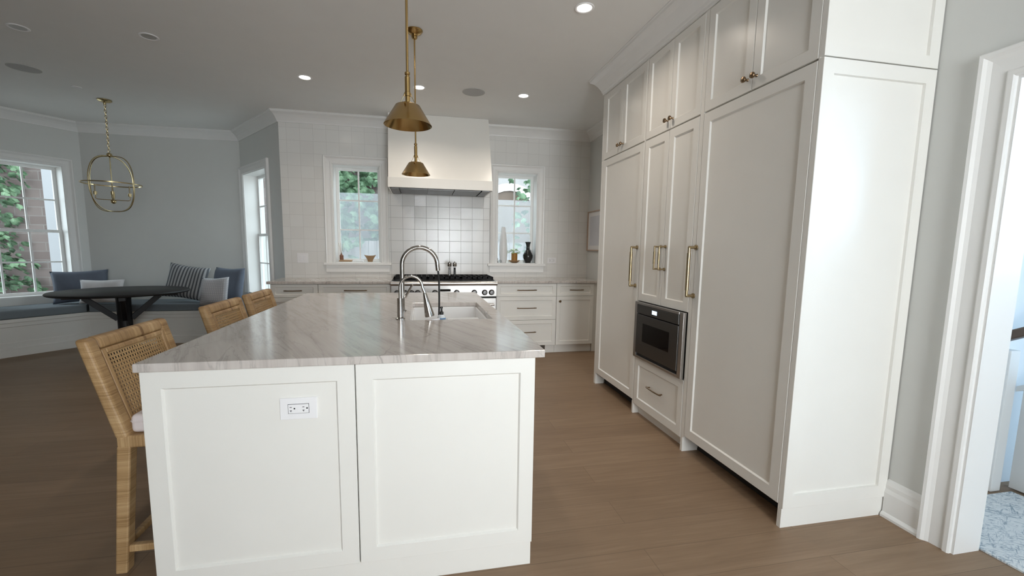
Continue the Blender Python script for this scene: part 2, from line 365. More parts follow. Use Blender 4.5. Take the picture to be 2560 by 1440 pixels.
obj('wall_left', MB().box(-6.5, NA.x, NA.y, NA.y + .2, 0, H).box(-6.7, -6.5, -2.6, 6.0, 0, H), WALLM, **st)
obj('wall_right', MB().wall(PRW, -2.6, YW, 0, H, .14, [(-.35, 1.345, 0, 2.0)]), WALLM, **st)
obj('wall_rear', MB().wall(frameP((0, -2.6), (1, 0), (0, 1)), -6.5, XR, 0, H, .2, [(.05, 1.75, .4, 2.45)]), WALLM, **st)
obj('wall_hall_back', MB().box(2.42, 4.7, 1.76, 1.9, 0, H), HALLW, **st)
obj('wall_hall_right', MB().wall(frameP((4.6, 0), (0, 1), (-1, 0)), -1.6, 1.76, 0, H, .1, [(-1.1, .1, .9, 2.3)]), HALLW, **st)
obj('wall_hall_front', MB().wall(frameP((0, -1.6), (1, 0), (0, 1)), 2.42, 4.7, 0, H, .1, []), HALLW, **st)

CROWN = [(0, -.118), (.012, -.118), (.016, -.104), (.026, -.088), (.044, -.062), (.066, -.04), (.088, -.026), (.1, -.02), (.104, -.008), (.112, -.006), (.112, 0), (0, 0)]
def crown(name, path, prof=CROWN):
    obj(name, MB().sweep(path, [(o + .0, H + z) for o, z in prof], ID), TRIM, **st)
crown('trim_1', [(-6.5, NA.y), NA, NB, NC, ND, (-.36, YW)])
crown('trim_2', [(.838, YW), (XR, YW), (XR, YC[3])])
CR2 = [(0, -.155), (.01, -.155), (.01, -.138)] + [(o + .004, z * 1.13) for o, z in CROWN[1:-1]] + [(0, 0)]
crown('trim_3', [(XR, YC[3]), (XC, YC[3]), (XC, YC[0]), (XR, YC[0])], CR2)
BASE = [(0, 0), (.03, 0), (.03, .012), (.024, .022), (.018, .026), (.018, .125), (.013, .145), (.013, .165), (.008, .185), (0, .192)]
obj('baseboard_right', MB().sweep([(XR, YC[0]), (XR, 1.462)], BASE, ID), TRIM, **st)
obj('baseboard_hall', MB().sweep([(2.42, 1.76), (3.22, 1.76)], [(0, 0), (.018, 0), (.018, .14), (0, .15)], ID), TRIM, **st)
# doorway: casing sweep in the plane of the right wall (a = y, b = z, c = into the room)
CASE = [(0, 0), (0, .014), (-.006, .02), (-.022, .02), (-.026, .014), (-.03, .012), (-.078, .016), (-.09, .024), (-.1, .034), (-.112, .036), (-.118, .028), (-.118, 0)]
obj('trim_4', MB().sweep([(-.35, 0), (-.35, 2.0), (1.345, 2.0), (1.345, 0)], CASE, lambda a, b, c: PRW(a, b, c)), TRIM, **st)
obj('door_1', MB().box(XR - .002, 2.425, 1.335, 1.347, 0, 2.0).box(XR - .002, 2.425, -.352, -.34, 0, 2.0).box(XR - .002, 2.425, -.34, 1.335, 1.99, 2.002), TRIM, **st)

WCASE = [(.004, 0), (.004, .012), (-.004, .018), (-.02, .018), (-.024, .012), (-.06, .015), (-.07, .022), (-.078, .03), (-.09, .032), (-.096, .026), (-.096, 0)]
def window(idx, P, o, cols, rows, depth, split, sill, screen=None, casing=WCASE, glz=None):
    a0, a1, b0, b1 = o; c = P((a0 + a1) / 2, b0, -.1)
    w = thing('window_%d' % idx, c, kind='structure')
    obj('casing', MB().sweep([(a0, b0), (a0, b1), (a1, b1), (a1, b0)], casing, lambda a, b, c: P(a, b, c)), TRIM, w)
    t = .012; j = MB().box(a0 - .002, a0 + t, b0, b1, -depth - .05, .003, P).box(a1 - t, a1 + .002, b0, b1, -depth - .05, .003, P).box(a0, a1, b1 - t, b1 + .002, -depth - .05, .003, P).box(a0, a1, b0 - .002, b0 + t, -depth - .05, .003, P)
    obj('jamb', j, TRIM, w, bevel=.001)
    if sill:
        obj('sill', MB().box(a0 - .125, a1 + .125, b0 - .028, b0 + .004, -.1, .05, P), TRIM, w, bevel=.006)
        obj('apron', MB().box(a0 - .1, a1 + .1, b0 - .115, b0 - .028, 0, .018, P), TRIM, w, bevel=.003)
    A0, A1, B0, B1 = a0 + t, a1 - t, b0 + t, b1 - t; fr = .036
    secs = [(B0, B1, 0)] if not split else [(B0, split + .018, 0), (split - .018, B1, -.03)]
    pan = MB()
    for k, (z0, z1, dc) in enumerate(secs):
        m = MB(); c0, c1 = -depth - .02 + dc, -depth + .012 + dc
        m.box(A0, A0 + fr, z0, z1, c0, c1, P).box(A1 - fr, A1, z0, z1, c0, c1, P).box(A0 + fr, A1 - fr, z0, z0 + fr, c0, c1, P).box(A0 + fr, A1 - fr, z1 - fr, z1, c0, c1, P)
        sash = obj('sash', m, TRIM, w, bevel=.002)
        g = MB(); ga0, ga1, gz0, gz1 = A0 + fr, A1 - fr, z0 + fr, z1 - fr
        for i in range(1, cols): x = ga0 + (ga1 - ga0) * i / cols; g.box(x - .009, x + .009, gz0, gz1, c0 + .004, c1 - .004, P)
        for i in range(1, rows): z = gz0 + (gz1 - gz0) * i / rows; g.box(ga0, ga1, z - .009, z + .009, c0 + .006, c1 - .003, P)
        obj('muntins', g, TRIM, sash)
        obj('glass', MB().box(ga0 - .003, ga1 + .003, gz0 - .003, gz1 + .003, c0 + .014, c0 + .018, P), GLASS, sash)
    if screen: obj('insect_screen', MB().box(A0 + .01, A1 - .01, B0 + .01, screen, -depth - .036, -depth - .034, P), SCREEN, w)
    return w
window(1, PB, WL, 2, 3, .20, None, True, screen=1.99)
window(2, PB, WR2, 2, 3, .20, None, True, screen=1.97)
window(3, PL, WLN, 3, 2, .16, 1.45, False)
window(4, PR, WRN, 3, 2, .16, 1.45, False)
window(5, frameP((0, -2.6), (1, 0), (0, 1)), (.05, 1.75, .4, 2.45), 3, 2, .16, 1.45, False)
for P, o in ((PB, WL), (PB, WR2), (PL, WLN), (PR, WRN)):
    a, b = (o[0] + o[1]) / 2, (o[2] + o[3]) / 2
    area('sky_portal', P(a, b, -.27), P(a, b, 1), o[1] - o[0], o[3] - o[2], 1, (1, 1, 1), portal=True)

# ------------------------------------------------------------------ outdoors
obj('garden', MB().prism([(-30, 6.0), (30, 6.0), (30, 40), (-30, 40)], -.6, -.3).prism([(-30, -12), (-6.8, -12), (-6.8, 6.0), (-30, 6.0)], -.6, -.3), BOUNCE_GROUND, kind='structure')
nb = thing('neighbour_house', (-5.5, 9.6, -.3), 'brick house wall with climbing ivy seen through the window above the bench', 'building')
obj('wall', MB().box(-14, -4.2, 9.6, 10.2, -.3, 6.5).box(-4.2, .75, 9.6, 10.2, -.3, 3.5), BRICK, nb)
obj('downspout', MB().box(-6.62, -6.44, 9.46, 9.58, -.3, 6.2), mat('spout_white', (.22, .22, .23), .5), nb, bevel=.01, label='white downspout')
gh = thing('stone_garage', (2.6, 9.9, -.3), 'pale stone building with an arched doorway seen through the right kitchen window', 'building')
ar = [(x, z) for x, z in [(1.45, -.3)] + [(2.0 + .55 * math.cos(R(a)), 2.15 + .45 * math.sin(R(a))) for a in range(180, -1, -15)] + [(2.55, -.3)]]
obj('wall', MB().box(.75, 6.5, 9.9, 10.3, -.3, 3.9), PALE, gh)
obj('arch_surround', MB().sweep(ar, [(-.16, 9.80), (-.16, 9.9), (0, 9.9), (0, 9.80)], lambda a, b, c: (a, c, b)), TRIM, gh)
obj('door', MB().add([(x, 9.86, z) for x, z in ar] + [(x, 9.9, z) for x, z in ar], [tuple(range(len(ar)))] + [(i, i + 1, len(ar) + i + 1, len(ar) + i) for i in range(len(ar) - 1)]), HANDW, gh)
fn = thing('garden_fence', (.6, 8.6, -.3), 'weathered vertical board fence seen low through the kitchen windows', 'fence')
mbf = MB()
for k in range(46):
    x = -2.6 + k * .15; mbf.box(x, x + .143, 8.58, 8.60, -.3, 1.42 + random.uniform(-.01, .01))
obj('boards', mbf, FENCE, fn); obj('rail', MB().box(-2.6, 4.3, 8.60, 8.64, 1.1, 1.2), FENCE, fn)
def ivy(pts, label, dens, size):
    m = MB()
    for (x, y, z, rx, rz) in pts:
        for k in range(int(dens * rx * rz)):
            a = random.random() * 6.283; q = math.sqrt(random.random())
            px, pz, py = x + rx * q * math.cos(a), z + rz * q * math.sin(a), y - random.uniform(.0, .16)
            s = size * random.uniform(.6, 1.25); t = random.uniform(-.6, .6); til = random.uniform(.25, 1.1)
            ex = Vector((math.cos(t), random.uniform(-.3, .3), math.sin(t))); ez = Vector((-math.sin(t) * math.cos(til), -math.sin(til), math.cos(t) * math.cos(til)))
            o = Vector((px, py, pz)); L = [(0, -.55, 0), (.5, -.3, -.06), (.55, .15, -.1), (.2, .2, 0), (0, .6, -.05), (-.2, .2, 0), (-.55, .15, -.1), (-.5, -.3, -.06)]
            nn = ex.cross(ez)
            m.add([o + ex * (p[0] * s) + ez * (-p[1] * s) + nn * (p[2] * s) for p in L], [(0, 1, 2, 3), (0, 3, 4, 5), (0, 5, 6, 7)])
    return obj('ivy', m, IVYM, label=label, cat='ivy', kind='stuff')
ivy([(-7.25, 9.55, z, .34 + .12 * math.sin(z * 3), .3) for z in [.0, .4, .8, 1.2, 1.6, 2.0, 2.4, 2.8, 3.2]] + [(-7.7, 9.55, z, .4, .35) for z in (.6, 1.4, 2.2, 2.9)] + [(-6.78, 9.55, z, .1, .12) for z in (.1, .35)], 'ivy climbing the brick wall outside the bench window', 330, .115)
ivy([(-1.55, 9.55, 3.0, .8, .55), (-.75, 9.55, 2.75, .6, .5), (-1.3, 9.5, 2.1, .4, .5), (-1.35, 8.5, 1.5, .3, .35), (-1.4, 8.52, 1.0, .2, .45), (-.7, 9.5, 1.9, .35, .5), (-1.0, 9.5, 1.4, .5, .35)], 'ivy over the brick and fence outside the left kitchen window', 260, .17)
ivy([(2.1, 8.52, 1.6, .3, .5), (2.2, 9.7, 2.7, .25, .5), (1.3, 9.7, 3.3, .3, .2), (2.35, 8.5, 2.3, .25, .4)], 'loose ivy trails outside the right kitchen window', 120, .14)

# ================================================================== ISLAND
PF = lambda Y: (lambda a, b, c: (a, Y - c, b))           # faces the camera (-y)
PX = lambda X: (lambda a, b, c: (X - c, a, b))           # faces left (-x)
BX0, BX1, BY = -.918, .4385, 1.613
isl = thing('kitchen_island', ((BX0 + BX1) / 2, 2.7, 0), 'white panelled kitchen island under the pale stone worktop', 'island')
obj('body', MB().ring_slab(-.60, .418, BY + .03, 3.83, .104, .8845, (-.066, .407, 2.37, 3.145)).box(BX0 + .002, -.60, BY + .022, BY + .05, .104, .885), PAINT, isl)
obj('end_panel', MB().shaker(PF(BY), BX0, -.2395, .104, .884, .06, rail=.058), PAINT, isl)
obj('end_panel', MB().shaker(PF(BY), -.2355, BX1, .104, .884, .058, rail=.058), PAINT, isl)
obj('plinth', MB().box(BX0 + .004, BX1 - .002, BY + .008, BY + .06, 0, .104).box(-.58, .40, BY + .06, 3.8, 0, .104), PAINT, isl, bevel=.002)
for k in range(3): obj('side_panel', MB().shaker(lambda a, b, c: (BX1 - .0205 + c + .0205, a, b), 1.64 + k * .735, 1.64 + k * .735 + .728, .104, .884), PAINT, isl)
obj('island_worktop', MB().ring_slab(IX0, IX1, IY0, IY1, .885, .915, (-.055, .395, 2.385, 3.13)), STONE, bevel=.004, label='pale veined stone worktop covering the kitchen island', cat='worktop')
# undermount sink
sk = thing('sink', (.17, 2.757, .66), 'white undermount sink set into the island worktop', 'sink')
def basin(y0, y1):
    x0, x1, zt, zb, t = -.062, .402, .884, .68, .012; m = MB()
    ring = lambda i, z: [(x0 + i, y0 + i, z), (x1 - i, y0 + i, z), (x1 - i, y1 - i, z), (x0 + i, y1 - i, z)]
    L = [ring(0, zb - .012), ring(0, zt), ring(.014, zt), ring(.02, zb + .03), ring(.05, zb)]
    m.add([p for l in L for p in l], [(0, 1, 2, 3)] + [(i * 4 + k, i * 4 + (k + 1) % 4, i * 4 + 4 + (k + 1) % 4, i * 4 + 4 + k) for i in range(4) for k in range(4)] + [(16, 17, 18, 19)])
    return m
obj('basin', basin(2.375, 3.14), PORC, sk, bevel=.008)
obj('drain', MB().lathe([(.0, .682), (.04, .682), (.042, .685), (.03, .686), (0, .684)], (.17, 2.95, 0)), CHROME, sk)
obj('cutting_board', MB().box(.15, .345, 2.40, 2.62, .868, .886), PORC, label='white board lying across the near end of the sink', cat='board', bevel=.006)
# faucets
def arcpts(x0, x1, z, y, zend, n=18):
    r = (x1 - x0) / 2; c = (x0 + x1) / 2
    return [(c - r * math.cos(math.pi * k / n), y, z + r * math.sin(math.pi * k / n)) for k in range(n + 1)] + [(x1 + (zend[0] - x1), y, zend[1])]
yb = 2.745; ft = thing('gooseneck_faucet', (-.112, yb, .915), 'tall polished gooseneck faucet with black hose behind the sink', 'faucet')
obj('base', MB().lathe([(.024, .915), (.024, .92), (.014, .925), (.013, 1.0), (.0, 1.0)], (-.112, yb, 0)), CHROME, ft)
obj('spout', MB().tube([(-.112, yb, .96), (-.112, yb, 1.1), (-.112, yb, 1.18)] + arcpts(-.112, .102, 1.2, yb, (.106, 1.165)), .0135, 16), CHROME, ft)
obj('handle', MB().tube([(-.095, yb, 1.0), (-.05, yb - .02, 1.08)], [.008, .006], 10), CHROME, ft)
obj('hose', MB().tube([(.106, yb, 1.17), (.112, yb, 1.1), (.113, yb, 1.0), (.112, yb, .93), (.11, yb, .885)], .0058, 10), RUBBER, ft)
yb = 2.437; f2 = thing('filter_faucet', (-.114, yb, .915), 'short polished faucet with flared cone spout at the near sink edge', 'faucet')
obj('base', MB().lathe([(.026, .915), (.026, .92), (.017, .924), (.0165, 1.03), (0, 1.03)], (-.112, yb, 0)), CHROME, f2)
obj('spout', MB().tube([(-.112, yb, 1.0), (-.112, yb, 1.08)] + arcpts(-.112, .008, 1.09, yb, (.022, 1.055)), .0078, 14), CHROME, f2)
obj('spray_head', MB().lathe([(.0, 0), (.009, 0), (.011, .01), (.027, .128), (.0265, .134), (0, .134)], (.020, yb, 1.058), ax=(.028, 0, -.134)), CHROME, f2)
tg = MB(); tp = [(-.04, -.01), (.035, -.022), (.05, .012), (-.018, .022)]
tg.hexa([(.052 + x, 2.40 + y, .909) for x, y in tp], [(.052 + x, 2.40 + y, .911 + (.01 if x > .03 else 0)) for x, y in tp])
obj('paper_tag', tg, PLASTIC, loc=(.052, 2.40, .909), label='small white paper tag at the foot of the cone spout', cat='tag')
sb = thing('soap_bottle', (.118, 2.56, .80), 'clear soap bottle with blue label and black pump in the sink', 'bottle')
sb.location.z = .852; sb['_rl'] = [.118, 2.56, .852]; sbz = .852
obj('bottle_body', MB().lathe([(0, 0), (.022, 0), (.024, .006), (.024, .045), (.02, .058), (.01, .066), (0, .066)], (.118, 2.56, sbz)), SOAP, sb)
obj('label_band', MB().lathe([(.0242, .018), (.0246, .02), (.0246, .044), (.0242, .046)], (.118, 2.56, sbz)), BLUEL, sb, label='blue label')
obj('pump', MB().lathe([(.012, .064), (.012, .08), (.006, .084), (.005, .1), (.008, .101), (.008, .11), (0, .112)], (.118, 2.56, sbz)).tube([(.118, 2.56, sbz + .105), (.102, 2.55, sbz + .107)], .005, 8), RUBBER, sb, label='black pump')
# outlet in the island end
def outlet(name, P, a0, a1, b0, b1, label, kind):
    o = thing(name, P((a0 + a1) / 2, b0, 0), label, 'outlet' if kind == 'outlet' else 'switch')
    obj('cover_plate', MB().box(a0, a1, b0, b1, 0, .006, P), PLASTIC, o, bevel=.002)
    ac, bc = (a0 + a1) / 2, (b0 + b1) / 2
    if kind == 'outlet':
        obj('receptacle', MB().box(ac - .034, ac + .034, bc - .0165, bc + .0165, .006, .0085, P), PLASTIC, o, bevel=.0015)
        obj('gap', MB().box(ac - .0352, ac + .0352, bc - .0177, bc + .0177, .0055, .0063, P), SLOT, o)
        for d in (-.025, .017):
            s = MB()
            s.box(ac + d - .0035, ac + d + .0035, bc + .0055, bc + .0075, .008, .0089, P)
            s.box(ac + d - .0035, ac + d + .0035, bc - .0065, bc - .0045, .008, .0089, P).box(ac + d - .001, ac + d + .001, bc - .0105, bc - .0045, .008, .0089, P)
            s.box(ac + d + .0095, ac + d + .0145, bc - .001, bc + .004, .008, .0089, P)
            obj('socket', s, SLOT, o)
        obj('test_buttons', MB().box(ac - .006, ac - .0005, bc - .009, bc + .009, .008, .0095, P).box(ac + .0005, ac + .006, bc - .009, bc + .009, .008, .0095, P), PLASTIC, o)
    else:
        for k in (-.024, .024):
            obj('rocker', MB().box(ac + k - .0165, ac + k + .0165, bc - .033, bc + .033, .006, .0095, P), PLASTIC, o, bevel=.002)
    return o
PE = lambda a, b, c: (a, BY + .009 - c, b)
outlet('power_outlet', PE, -.495, -.371, .690, .769, 'white power outlet in the near end of the island', 'outlet')
outlet('light_switch', lambda a, b, c: PB(a, b, c), -1.482, -1.357, 1.097, 1.215, 'white double switch plate on the tiles left of the kitchen windows', 'switch')
outlet('power_outlet', lambda a, b, c: PB(a, b, c), 1.705, 1.832, 1.112, 1.19, 'white power outlet on the tiles right of the kitchen windows', 'outlet')

# ================================================================== TALL CABINETS
XI = XR - .005; ZL, ZU = 2.124, 2.129
def vhandle(y, z0, z1, parent, r=.0075):
    x = XC - .05; m = MB()
    m.tube([(x, y, z0), (x, y, z1)], r, 12).tube([(x, y, z0 + .035), (x, y, z1 - .035)], r * 1.35, 12)
    for z in (z0, z1):
        m.tube([(x - .004, y, z), (XC + .001, y, z)], r, 12).lathe([(0, 0), (r * 1.9, 0), (r * 1.9, .008), (0, .009)], (XC, y, z), ax=(-1, 0, 0), seg=16)
    obj('handle', m, BRONZE, parent)
def knob(y, z, parent, x=XC, ax=(-1, 0, 0), k=1.0, P=None, m=None):
    obj('knob', MB().lathe([(.008 * k, 0), (.006 * k, .004), (.0055 * k, .016), (.013 * k, .02), (.0155 * k, .026), (.014 * k, .032), (.006 * k, .035), (0, .0355)], (x, y, z), ax=ax, seg=20), m or KNOBB, parent)
def hpull(P, a0, a1, b, parent, m=None):
    k = MB(); ac = (a0 + a1) / 2
    k.tube([P(a0 - .004, b, .022), P(a0 + .02, b - .001, .027), P(ac, b - .002, .029), P(a1 - .02, b - .001, .027), P(a1 + .004, b, .022)], .0055, 10)
    for a in (a0 + .012, a1 - .012): k.tube([P(a, b, 0), P(a, b, .026)], .005, 10)
    obj('handle', k, m or KNOBB, parent)
def lowunit(i, label):
    y0, y1 = YC[i], YC[i + 1]
    t = thing('tall_cabinet', ((XC + XI) / 2, (y0 + y1) / 2, 0), label, 'cabinet'); return t, y0, y1
WC = 'tall white cabinets along the right wall'
# near unit (panel-front refrigerator), with the end panel
t, y0, y1 = lowunit(0, 'tall white cabinet nearest the camera with one wide door and broad side panel')
obj('carcass', MB().box(XC + .022, XI, y0 + .0225, y1 - .001, .1, ZL + .003).box(XC + .14, XI, y0 + .0305, y1 - .025, .0, .1), PAINT, t)
for a, b in ((y1 - .036, y1 - .0005), (y0 + .0215, y0 + .028)): obj('face_stile', MB().box(XC + .001, XC + .0215, a, b, .1, ZU - .0005), PAINT, t)
obj('leg', MB().box(XC + .001, XC + .115, y1 - .022, y1 - .0005, 0, .0995), PAINT, t); obj('leg', MB().box(XC + .001, XC + .115, y0 + .0215, y0 + .028, 0, .0995), PAINT, t)
d = obj('door', MB().shaker(PX(XC), y0 + .0305, y1 - .039, .112, ZL - .002, .058), PAINT, t); vhandle(2.412, 1.03, 1.33, d, .0085)
obj('side_panel', MB().shaker(PF(y0), XC + .001, XI, .098, ZU - .002, .056, rail=.062, dep=.012, sl=.0025).box(XC + .001, XI, y0 + .006, y0 + .02, 0, .097), PAINT, t)
obj('toe_grille', MB().box(XC + .118, XC + .135, y0 + .032, y1 - .025, .001, .0995), DARK, t)
# middle unit
t, y0, y1 = lowunit(1, 'tall white cabinet with narrow double doors, built around the small oven')
obj('carcass', MB().box(XC + .022, XI, y0 + .001, y1 - .001, .935, ZL + .003).box(XC + .022, XI, y0 + .001, y1 - .001, .082, .46).box(XC + .5, XI, y0 + .001, y1 - .001, .46, .935).box(XC + .03, XI, y0 + .001, y0 + .018, .46, .935).box(XC + .03, XI, y1 - .018, y1 - .001, .46, .935), PAINT, t)
obj('plinth', MB().box(XC + .05, XI, y0 + .002, y1 - .002, 0, .081), PAINT, t, bevel=.002)
ym = (y0 + y1) / 2
for k, (a0, a1) in enumerate(((y0 + .004, ym - .0015), (ym + .0015, y1 - .004))):
    d = obj('door', MB().shaker(PX(XC), a0, a1, .918, ZL - .002, .057), PAINT, t); vhandle(ym - .03 + k * .06, 1.178, 1.335, d, .0058)
d = obj('drawer', MB().shaker(PX(XC), y0 + .004, y1 - .004, .085, .472, .055, rail=.06), PAINT, t)
hpull(PX(XC), 2.69, 2.88, .292, d)
# oven
ov = thing('microwave_oven', (XC, ym, .478), 'dark stainless built in oven with lit display and small black window', 'oven')
obj('case', MB().box(XC - .004, XC + .49, y0 + .02, y1 - .02, .478, .914), DSTEEL, ov)
obj('trim_frame', MB().box(XC - .024, XC - .002, y0 + .008, y0 + .05, .478, .914).box(XC - .024, XC - .002, y1 - .05, y1 - .008, .478, .914).box(XC - .024, XC - .002, y0 + .05, y1 - .05, .478, .497).box(XC - .03, XC - .002, y0 + .05, y1 - .05, .898, .914), STEEL, ov, bevel=.0015)
cp = obj('control_panel', MB().box(XC - .03, XC - .003, y0 + .052, y1 - .052, .83, .897), DSTEEL, ov, bevel=.002)
obj('display', MB().box(XC - .0312, XC - .029, 2.775, 2.84, .848, .876), SCREENM, cp, label='lit pale blue display')
dr = obj('oven_door', MB().box(XC - .03, XC - .003, y0 + .052, y1 - .052, .52, .823), DSTEEL, ov, bevel=.002)
obj('window_glass', MB().box(XC - .0315, XC - .029, 2.61, 2.965, .622, .76), BLKGLASS, dr, label='black glass window')
obj('vent', MB().box(XC - .012, XC - .002, y0 + .055, y1 - .055, .498, .518), SLOT, ov)
# far unit
t, y0, y1 = lowunit(2, 'tall white cabinet farthest along the right wall with one wide door')
obj('carcass', MB().box(XC + .022, XI, y0 + .001, y1 - .02, .1, ZL + .003).box(XC + .14, XI, y0 + .022, y1 - .042, 0, .1), PAINT, t)
for a, b in ((y0 + .0005, y0 + .014), (y1 - .045, y1 - .02)): obj('face_stile', MB().box(XC + .001, XC + .0215, a, b, .1, ZU - .0005), PAINT, t)
obj('leg', MB().box(XC + .001, XC + .09, y0 + .0005, y0 + .02, 0, .0995), PAINT, t); obj('leg', MB().box(XC + .001, XC + .09, y1 - .04, y1 - .02, 0, .0995), PAINT, t)
d = obj('door', MB().shaker(PX(XC), y0 + .017, y1 - .048, .112, ZL - .002, .058), PAINT, t); vhandle(3.164, 1.03, 1.33, d, .0085)
obj('side_panel', MB().box(XC + .001, XI, y1 - .0195, y1, 0, ZU - .002), PAINT, t, bevel=.0015)
obj('toe_grille', MB().box(XC + .1, XC + .13, y0 + .022, y1 - .042, .001, .0995), DARK, t)
# upper row
for i, lab in enumerate(('white upper cabinet with double doors above the tall cabinet nearest the camera', 'white upper cabinet with narrow double doors above the small oven cabinet', 'white upper cabinet with double doors above the farthest tall cabinet')):
    y0, y1 = YC[i], YC[i + 1]; ym = (y0 + y1) / 2
    t = thing('upper_cabinet', ((XC + XI) / 2, ym, ZU), lab, 'cabinet', 'upper cabinets')
    a, b = (y0 + .0225 if i == 0 else y0 + .001), (y1 - .02 if i == 2 else y1 - .001)
    obj('carcass', MB().box(XC + .022, XI, a, b, ZU + .002, H - .002).box(XC + .001, XC + .0215, a, b, 2.712, H - .002), PAINT, t)
    e0 = .0305 if i == 0 else .003; e1 = .045 if i == 2 else .003
    if i == 0: e1 = .036
    if i == 2: e0 = .016
    for a, b in ((y0 + (.0215 if i == 0 else .0005), y0 + e0 - .002), (y1 - e1 + .002, y1 - (.02 if i == 2 else .0005))):
        if b - a > .002: obj('face_stile', MB().box(XC + .001, XC + .021, a, b, ZU, 2.711), PAINT, t)
    for k, (a0, a1) in enumerate(((y0 + e0, ym - .0015), (ym + .0015, y1 - e1))):
        d = obj('door', MB().shaker(PX(XC), a0, a1, ZU + .002, 2.709, .05 if i == 1 else .054), PAINT, t)
        knob(ym - .031 + k * .062, 2.19, d)
    if i == 0: obj('side_panel', MB().shaker(PF(y0), XC + .001, XI, ZU + .003, H - .002, .056, rail=.05, dep=.012, sl=.0025), PAINT, t)
    if i == 2: obj('side_panel', MB().box(XC + .001, XI, y1 - .0195, y1, ZU, H - .002), PAINT, t)

# ================================================================== BACK RUN
YB = YF + .022
def basecab(x0, x1, label, fronts):
    t = thing('base_cabinet', ((x0 + x1) / 2, (YB + YW) / 2, 0), label, 'cabinet', 'white base cabinets along the tiled wall')
    obj('carcass', MB().box(x0, x1, YB + .022, YW - .004, .105, .885), PAINT, t)
    if x0 < .9 and x1 > 1.6:
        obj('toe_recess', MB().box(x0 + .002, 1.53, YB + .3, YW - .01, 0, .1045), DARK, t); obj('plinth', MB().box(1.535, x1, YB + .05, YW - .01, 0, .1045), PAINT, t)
    else: obj('plinth', MB().box(x0 + (0 if x0 > 1.6 else .002), x1 - .002, YB + (.05 if x0 > 1.6 else .07), YW - .01, 0, .1045), PAINT, t)
    for (kind, a0, a1, b0, b1, h) in fronts:
        d = obj(kind, MB().shaker(PF(YB), a0 + .002, a1 - .002, b0 + .002, b1 - .002, .046, rail=.032 if b1 - b0 < .2 else .046), PAINT, d_parent(t))
        if h and h[0] == 'pull': hpull(PF(YB), h[1], h[2], h[3], d, KNOBB)
        if h and h[0] == 'knob': obj('knob', MB().lathe([(.008, 0), (.006, .004), (.0055, .016), (.013, .02), (.0155, .026), (.006, .034), (0, .0345)], (h[1], YB, h[2]), ax=(0, -1, 0), seg=20), KNOBB, d)
    return t
def d_parent(t): return t
basecab(-1.615, -1.125, 'white base cabinet with bronze drawer pull at the left end of the back run',
        [('drawer', -1.615, -1.125, .735, .882, ('pull', -1.468, -1.29, .812)), ('door', -1.615, -1.125, .105, .735, None)])
basecab(-1.123, -.335, 'wide white base cabinet with one long drawer left of the stainless range',
        [('drawer', -1.123, -.335, .735, .882, ('pull', -.842, -.604, .812)), ('drawer', -1.123, -.335, .43, .735, ('pull', -.842, -.604, .59)), ('drawer', -1.123, -.335, .105, .43, ('pull', -.842, -.604, .285))])
basecab(.895, 1.655, 'white base cabinet of three drawers right of the stainless range',
        [('drawer', .895, 1.655, .725, .882, ('pull', 1.154, 1.391, .804)), ('drawer', .895, 1.655, .43, .725, ('pull', 1.154, 1.391, .582)), ('drawer', .895, 1.655, .105, .43, ('pull', 1.154, 1.391, .28))])
basecab(1.657, 2.15, 'white base cabinet with drawer over single door at the right end of the back run',
        [('drawer', 1.657, 2.15, .725, .882, ('pull', 1.826, 2.0, .803)), ('door', 1.657, 2.15, .105, .725, ('knob', 1.699, .661))])
obj('filler_panel', MB().box(2.152, XR - .002, YB + .03, YB + .05, 0, .885), PAINT, label='white filler strip between base cabinet and right wall', cat='panel')
obj('worktop', MB().box(-1.645, -.338, YF, YW - .003, .885, .915), STONE, bevel=.004, label='grey stone worktop left of the range, under the left kitchen window', cat='worktop')
obj('worktop', MB().box(.892, XR - .003, YF, YW - .003, .885, .915), STONE, bevel=.004, label='grey stone worktop right of the range, under the right kitchen window', cat='worktop')
# range
RX0, RX1, RYF = -.332, .887, 5.085
rg = thing('range_cooker', ((RX0 + RX1) / 2, 5.43, 0), 'stainless range with black grates between the two worktops', 'range')
obj('body', MB().box(RX0, RX1, 5.15, YW - .006, .1, .895).box(RX0 + .03, RX1 - .03, 5.2, YW - .01, .0, .1), STEEL, rg)
obj('bullnose', MB().tube([(RX0 - .004, RYF - .012, .893), (RX1 + .004, RYF - .012, .893)], .026, 20).box(RX0 - .004, RX1 + .004, RYF - .012, 5.18, .893, .919), STEEL, rg, bevel=.002)
pn = obj('control_panel', MB().box(RX0, RX1, RYF, 5.16, .735, .88), STEEL, rg, bevel=.003)
for x in (-.264, -.173, -.104, -.035, .161, .412, .618, .742, .825):
    obj('knob', MB().lathe([(.034, 0), (.034, .006), (.027, .01), (.025, .036), (.022, .04), (0, .041)], (x, RYF, .785), ax=(0, -1, 0), seg=24), STEEL if x > 10 else DSTEEL, pn)
obj('display', MB().box(.22, .34, RYF - .003, RYF + .002, .80, .826), BLKGLASS, pn)
for a0, a1 in ((RX0 + .004, .435), (.441, RX1 - .004)):
    d = obj('oven_door', MB().box(a0, a1, RYF + .01, 5.152, .125, .715), STEEL, rg, bevel=.003)
    m = MB().tube([(a0 + .03, RYF - .045, .645), (a1 - .03, RYF - .045, .645)], .014, 14)
    for x in (a0 + .05, a1 - .05): m.box(x - .012, x + .012, RYF - .045, RYF + .011, .635, .655)
    obj('handle', m, STEEL, d)
obj('oven_gap', MB().box(RX0, RX1, RYF + .02, 5.151, .715, .735), SLOT, rg)
obj('cooktop', MB().box(RX0 + .012, RX1 - .012, 5.17, 5.70, .894, .925), BLACK, rg)
obj('back_trim', MB().box(RX0, RX1, 5.70, YW - .006, .893, .962), STEEL, rg, bevel=.003)
